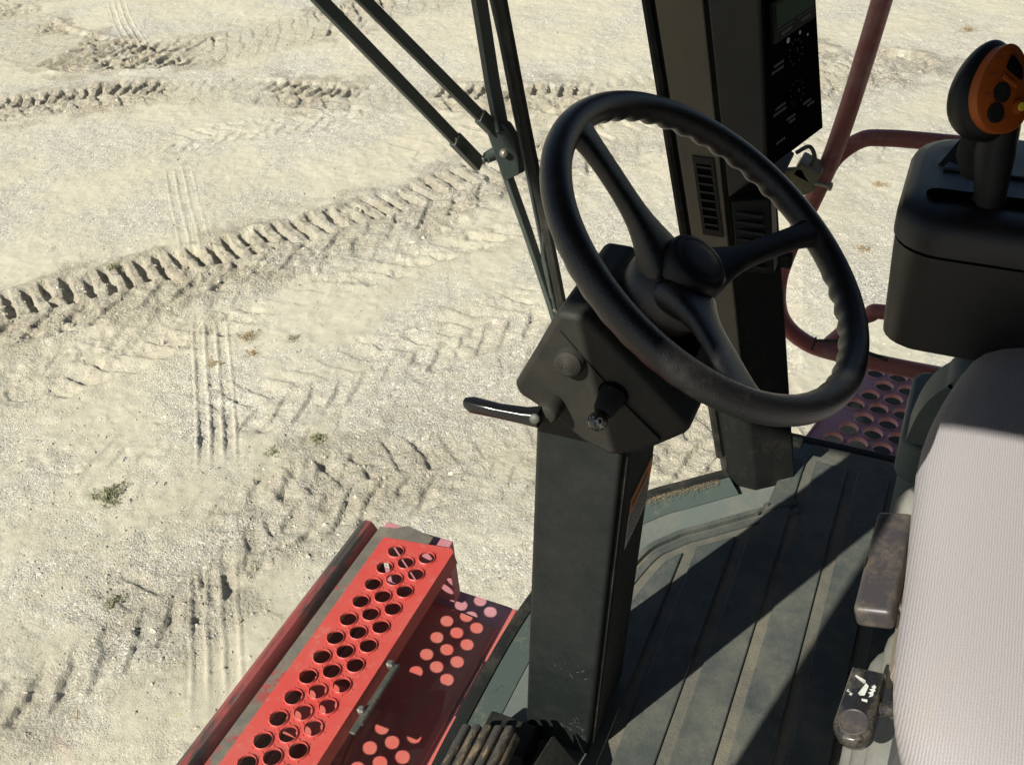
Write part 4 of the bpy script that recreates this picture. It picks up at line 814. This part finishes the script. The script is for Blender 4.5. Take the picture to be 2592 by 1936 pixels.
# slot in the lid: raised rim and dark channel
b = MB(); ou = rrect(1.232, 1.262, -0.6, 0.012, 0.0149); inn = rrect(1.237, 1.257, -0.595, 0.007, 0.0099)
b.loft([[V((x, y, 0.7902)) for x, y in ou], [V((x, y, 0.7925)) for x, y in ou], [V((x, y, 0.7925)) for x, y in inn], [V((x, y, 0.7906)) for x, y in inn]]); b.build('slot', 'panel_black', lid)
b = MB(); b.prism([(1.32, 0.0, 0.7903), (1.44, -0.03, 0.7903), (1.44, -0.2, 0.7903), (1.32, -0.11, 0.7903)], (0.0, 0.0, 0.004)); b.build('lid_ramp', 'console', lid, bevel=0.002)
b = MB(); b.add([(1.335, 0.006, 0.7905), (1.43, -0.03, 0.7905), (1.30, -0.055, 0.7905), (1.40, -0.02, 0.815), (1.345, -0.035, 0.8)], [(0, 1, 3), (0, 3, 4), (0, 4, 2)]); b.build('boot_fold', 'rubber', lid)

js = thing('control_lever', 'black egg-shaped control lever with orange button plate on the console', 'joystick', (1.247, -0.06, 0.79))
b = MB(); b.loft([circle((1.247, -0.063, 0.788), (1, 0, 0), (0, 1, 0), 0.022, 20), circle((1.249, -0.062, 0.80), (1, 0, 0), (0, 1, 0), 0.019, 20), circle((1.252, -0.058, 0.825), (1, 0, 0), (0, 1, 0), 0.022, 20), circle((1.257, -0.055, 0.85), (1, 0, 0), (0, 1, 0), 0.0245, 20), circle((1.262, -0.053, 0.885), (1, 0, 0), (0, 1, 0), 0.024, 20), circle((1.262, -0.050, 0.91), (1, 0, 0), (0, 1, 0), 0.022, 20)]); b.build('stem', 'black_plastic', js, smooth=60)
b = MB(); b.loft([circle((1.275, -0.030, 0.865), (0.9, 0, 0.2), (0, 1, 0), 0.017, 18), circle((1.275, -0.034, 0.835), (1, 0, 0), (0, 1, 0), 0.022, 18), circle((1.27, -0.040, 0.812), (1, 0, 0), (0, 1, 0), 0.017, 18)]); b.build('rubber_bellow', 'rubber', js, smooth=60)
# egg head: local axes e1 (plate normal), e2 (long axis), e3
ec = V((1.262, -0.032, 0.925)); e1 = V((-0.62, -0.66, 0.42)).normalized(); e2 = V((0.15, -0.27, 0.95)); e2 = (e2 - e1 * e2.dot(e1)).normalized(); e3 = e1.cross(e2)
b = MB(); rings = []
for i in range(25):
    t = math.pi * i / 24; h = -math.cos(t); wv = math.sin(t) * (1 - 0.20 * h); rings.append([ec + e2 * h * 0.06 + e3 * math.cos(a) * wv * 0.046 + e1 * (math.sin(a) * wv * (0.042 if math.sin(a) < 0 else 0.024)) for a in [2 * math.pi * k / 32 for k in range(32)]])
b.loft(rings); b.build('grip', 'black_plastic', js, smooth=80)
def eg(u, v, h=0): return ec + e3 * u + e2 * v + e1 * h
def eggpoly(s, h):
    out = []
    for k in range(40):
        t = 2 * math.pi * k / 40; v = -math.cos(t); wv = math.sin(t) * (1 - 0.22 * v); out.append(eg(wv * 0.046 * s, v * 0.06 * s, h))
    return out
b = MB(); b.loft([eggpoly(0.86, 0.008), eggpoly(0.86, 0.0255), eggpoly(0.80, 0.0275)]); op = b.build('button_plate', 'orange', js, smooth=40)
SG = 1.0 if e3.y > 0 else -1.0     # +u towards the machine's front
for u, v, r in ((0.008, -0.006, 0.0115), (0.012, -0.030, 0.0115)):
    b = MB(); b.lathe([(r, 0.0272), (r, 0.0305), (r * 0.8, 0.0315), (0, 0.030)], eg(u * SG, v), e1, 24); b.build('round_button', 'rubber', js, smooth=40)
b = MB(); b.lathe([(0.009, 0.0272), (0.0085, 0.031), (0.006, 0.032)], eg(-0.021 * SG, -0.018), e1, 20); yb = b.build('button_ring', 'orange', js, smooth=40)
b = MB(); b.lathe([(0.0052, 0.0322), (0.005, 0.0345), (0, 0.035)], eg(-0.021 * SG, -0.018), e1, 16); b.build('yellow_button', 'yellow', js, smooth=40)
b = MB(); b.loft([[eg(x * SG, y, h) for x, y in ((0.008, 0.022), (-0.016, 0.012), (-0.012, 0.026), (0.004, 0.038))] for h in (0.0273, 0.034)]); b.build('rocker_switch', 'panel_black', js, bevel=0.002)
b = MB(); b.loft([[eg(x * SG, y, h) for x, y in ((0.012, 0.010), (-0.012, 0.002), (-0.014, 0.007), (0.010, 0.017))] for h in (0.0273, 0.0305)]); b.build('switch_guard', 'orange', js, bevel=0.002)
b = MB(); rd = random.Random(6)
for u, v in ((0.022, 0.012), (0.024, -0.012), (-0.006, -0.034), (0.016, 0.03)):
    for k in range(3): uu = (u + 0.003 * k) * SG; b.quad(eg(uu, v, .0279), eg(uu + .0012, v, .0279), eg(uu + .0012, v + .004, .0279), eg(uu, v + .004, .0279))
kind(b.build('plate_marks', 'ink', op), 'stuff')

# moulded base below the console, behind the seat
cb = thing('console_pedestal', 'grey-green moulded pedestal between the seat and side platform', 'pedestal', (1.38, -0.3, 0))
b = MB(); b.loft([rr3(0.0, 1.30, 1.5, -0.8, -0.045, 0.03), rr3(0.26, 1.30, 1.5, -0.8, -0.04, 0.03)]); b.build('base', 'teal', cb, bevel=0.004)
b = MB(); b.loft([rr3(0.2605, 1.285, 1.5, -0.8, -0.030, 0.03), rr3(0.335, 1.285, 1.5, -0.8, -0.03, 0.03)]); b.build('collar', 'teal', cb, bevel=0.006)
b = MB(); pr = catmull([(1.33, -0.052, 0.335), (1.33, -0.062, 0.40), (1.33, -0.085, 0.445), (1.33, -0.13, 0.47), (1.33, -0.4, 0.48)], 6); b.bar(pr, 0.07, 0.03, up=(0, 0.8, 0.6)); b.build('arm_shell', 'teal', cb, bevel=0.008)
b = MB(); b.bar([p + V((-0.005, -0.033, -0.02)) for p in pr], 0.06, 0.02, up=(0, 0.8, 0.6)); b.build('arm_gap', 'rubber', cb)
b = MB(); b.bar([p + V((-0.01, -0.058, -0.035)) for p in pr], 0.08, 0.03, up=(0, 0.8, 0.6)); b.build('arm_inner', 'teal', cb, bevel=0.008)

# ---------------------------------------------------------------- operator seat
st_ = thing('operator_seat', 'light grey ribbed cloth seat cushion with adjusters and rubber boot', 'seat', (0.85, -0.35, 0))
def cushion():
    # rounded slab: rows across a superellipse outline
    b = MB(); cx_, cy_, ax_, ay_ = 0.88, -0.387, 0.46, 0.335; rings = []; n = 96
    prof = [(0.62, 0.500), (0.78, 0.505), (0.90, 0.515), (0.965, 0.531), (0.993, 0.552), (1.0, 0.572), (0.99, 0.590), (0.965, 0.605), (0.92, 0.617), (0.84, 0.627), (0.72, 0.633), (0.55, 0.636), (0.35, 0.637), (0.15, 0.636), (0.02, 0.635)]
    for s, z in prof:
        rg = []
        for k in range(n):
            t = 2 * math.pi * k / n; c, s_ = math.cos(t), math.sin(t); e = 0.62
            x = math.copysign(abs(c) ** e, c); y = math.copysign(abs(s_) ** e, s_)
            rg.append(V((cx_ + ax_ * s * x, cy_ + ay_ * s * y + (0.004 * math.sin(7 * x) if s > 0.9 else 0), z + (0.01 * x * x * s if s > 0.5 else 0) - 0.012 * max(0, y) * s)))
        rings.append(rg)
    b.loft(rings); return b.build('cushion', 'cloth', st_, smooth=80)
cushion()
b = MB(); b.loft([rr3(0.43, 0.70, 1.08, -0.6, -0.16, 0.03), rr3(0.502, 0.66, 1.10, -0.6, -0.15, 0.03)]); b.build('seat_pan', 'cloth_dark', st_)
b = MB(); b.loft([rr3(0.0, 0.72, 1.02, -0.6, -0.085, 0.05), rr3(0.43, 0.72, 1.02, -0.6, -0.10, 0.05)]); b.build('suspension_core', 'cloth_dark', st_)
# bellows boot
b = MB(); rings = []
for k in range(33):
    z = 0.02 + 0.245 * k / 32; rr0 = 0.010 * math.sin(k / 32 * math.pi * 2 * 3.0 - 1.2); s_ = 0.035 * (k / 32) ** 1.4
    rings.append(rr3(z, 0.70 - rr0 + s_, 1.06 + rr0 - s_, -0.62 - rr0, -0.052 + rr0 - s_, 0.07))
b.loft(rings); b.build('bellows_boot', 'boot', st_, smooth=70)
# tan bracket and height handle
b = MB(); b.prism([(0.86, -0.074, 0.28), (1.0, -0.074, 0.27), (1.06, -0.074, 0.36), (1.02, -0.074, 0.43), (0.88, -0.074, 0.43), (0.83, -0.074, 0.36)], (0, -0.008, 0)); b.build('side_bracket', 'tan_metal', st_, bevel=0.002)
b = MB(); b.prism([(0.80, -0.083, 0.30), (0.9, -0.083, 0.24), (1.0, -0.083, 0.25), (1.0, -0.083, 0.42), (0.82, -0.083, 0.42)], (0, -0.006, 0)); b.build('slide_plate', 'gear_dusty', st_, bevel=0.002)
b = MB(); b.bar([(0.918, -0.042, 0.335), (1.115, -0.047, 0.335)], 0.05, 0.036, up=(0, 0.3, 1)); hd = b.build('adjuster_handle', 'gear_dusty', st_, bevel=0.008, seg=4)
b = MB(); b.quad((0.998, -0.0165, 0.336), (1.022, -0.0165, 0.336), (1.022, -0.0165, 0.350), (0.998, -0.0165, 0.350)); b.build('handle_mark', 'print_white', hd)
b = MB(); b.tube([(0.955, -0.06, 0.33), (0.955, -0.09, 0.33)], 0.008, 12); b.build('handle_pivot', 'hinge', st_, smooth=40)
b = MB(); b.lathe([(0.045 * math.sin(t), 0.045 * -math.cos(t)) for t in [math.pi * k / 14 for k in range(15)]], (1.145, -0.085, 0.33), (0, 0, 1), 24); b.build('rear_bumper', 'boot', st_, smooth=60)
# paddle with seat pictogram
PN = V((-0.12, 0.25, 0.96)).normalized(); PL = V((-0.94, 0.05, -0.13)); PL = (PL - PN * PL.dot(PN)).normalized(); PW = PL.cross(PN)   # long axis towards the left end
pc = V((0.787, -0.046, 0.325))
if PW.y < 0: PW = -PW
def pd(u, v, h=0): return pc + PL * u + PW * v + PN * h
def padring(s, h):
    out = [pd(-0.05 * s, 0.020 * s, h), pd(-0.05 * s, -0.020 * s, h)] + [pd(0.03 * 1 + 0.024 * s * math.sin(t), -0.024 * s * math.cos(t), h) for t in [math.pi * k / 14 for k in range(15)]]
    return out
b = MB(); b.loft([padring(0.86, -0.016), padring(1.0, -0.009), padring(1.0, 0.004), padring(0.93, 0.0085), padring(0.84, 0.010)]); pdl = b.build('weight_paddle', 'gloss_black', st_, smooth=50)
b = MB(); b.lathe([(0.0175, 0.0095), (0.0175, 0.0108), (0.0162, 0.0112), (0.0152, 0.0103), (0.0, 0.0101)], pd(0.028, 0), PN, 32); b.build('paddle_dimple', 'gear_dusty', pdl, smooth=40)
b = MB(); H_ = 0.0106
def pq(pts): b.add([pd(u, v, H_) for u, v in pts], [tuple(range(len(pts)))])
pq([(-0.036, 0.0115), (-0.0335, 0.0125), (-0.026, 0.0), (-0.0275, -0.002), (-0.031, -0.001)])          # backrest
pq([(-0.0275, -0.0025), (-0.024, -0.0065), (-0.010, -0.0045), (-0.0085, 0.001), (-0.011, 0.0035)])      # seat
pq([(-0.028, -0.0125), (-0.024, -0.0095), (-0.022, -0.012), (-0.020, -0.008), (-0.0175, -0.0115), (-0.0155, -0.0075), (-0.013, -0.0105), (-0.009, -0.0095), (-0.011, -0.0135), (-0.014, -0.0145), (-0.017, -0.0135), (-0.0195, -0.0155), (-0.022, -0.014), (-0.0245, -0.0155)])  # spring
pq([(-0.005, -0.002), (-0.002, -0.003), (-0.0015, -0.0095), (-0.0055, -0.009)])
pq([(-0.010, 0.0125), (-0.0065, 0.0135), (-0.0055, 0.0105), (-0.009, 0.0095)])
pq([(-0.014, 0.0165), (-0.0105, 0.0172), (-0.0095, 0.0135), (-0.011, 0.0132), (-0.0115, 0.0155), (-0.0135, 0.0148)])
b.build('seat_pictogram', 'print_white', pdl)
b = MB(); b.tube([pd(-0.005, -0.018, -0.006), pd(-0.02, -0.06, -0.01)], 0.009, 12); b.build('paddle_shaft', 'gloss_black', st_, smooth=40)
b = MB(); b.loft([rr3(0.445, 0.62, 1.1, -0.75, -0.66, 0.04), rr3(1.15, 0.64, 1.08, -0.86, -0.76, 0.05)]); b.build('backrest', 'cloth', st_, bevel=0.02)

# ---------------------------------------------------------------- pedals
bp_ = thing('brake_pedal', 'worn ribbed brake pedal pad left of the column', 'pedal', (0.6, 0.43, 0.0))
R_ = Matrix.Rotation(math.radians(-28), 3, 'X'); pc2 = V((0.615, 0.432, 0.115))
b = MB(); b.box(pc2, (0.16, 0.105, 0.016), R_); b.build('pad', 'pedal', bp_, bevel=0.004)
for k in range(5):
    o_ = R_ @ V((0, -0.042 + k * 0.021, 0.012)); b = MB(); b.box(pc2 + o_, (0.168, 0.0145, 0.012), R_); b.build('rib', 'pedal', bp_, bevel=0.004, seg=3)
b = MB(); b.bar([(0.62, 0.44, 0.105), (0.63, 0.48, 0.02)], 0.02, 0.012); b.build('arm', 'pillar_dark', bp_)
b2 = thing('inching_pedal', 'small dark box-shaped pedal arm at the column foot', 'pedal', (0.72, 0.34, 0.0))
b = MB(); b.prism([(0.735, 0.352, 0.095), (0.66, 0.362, 0.095), (0.66, 0.362, 0.02), (0.735, 0.352, 0.02)], (0, 0.002, 0)); b.build('side_plate', 'pillar_dark', b2)
b = MB(); b.prism([(0.735, 0.35, 0.095), (0.66, 0.36, 0.095), (0.65, 0.30, 0.06), (0.722, 0.305, 0.06)], (0, 0, 0.006)); b.build('top_plate', 'pillar_dark', b2, bevel=0.001)
b = MB(); b.box((0.735, 0.43, 0.03), (0.06, 0.08, 0.055)); b.build('pivot_box', 'pillar_dark', b2, bevel=0.004)
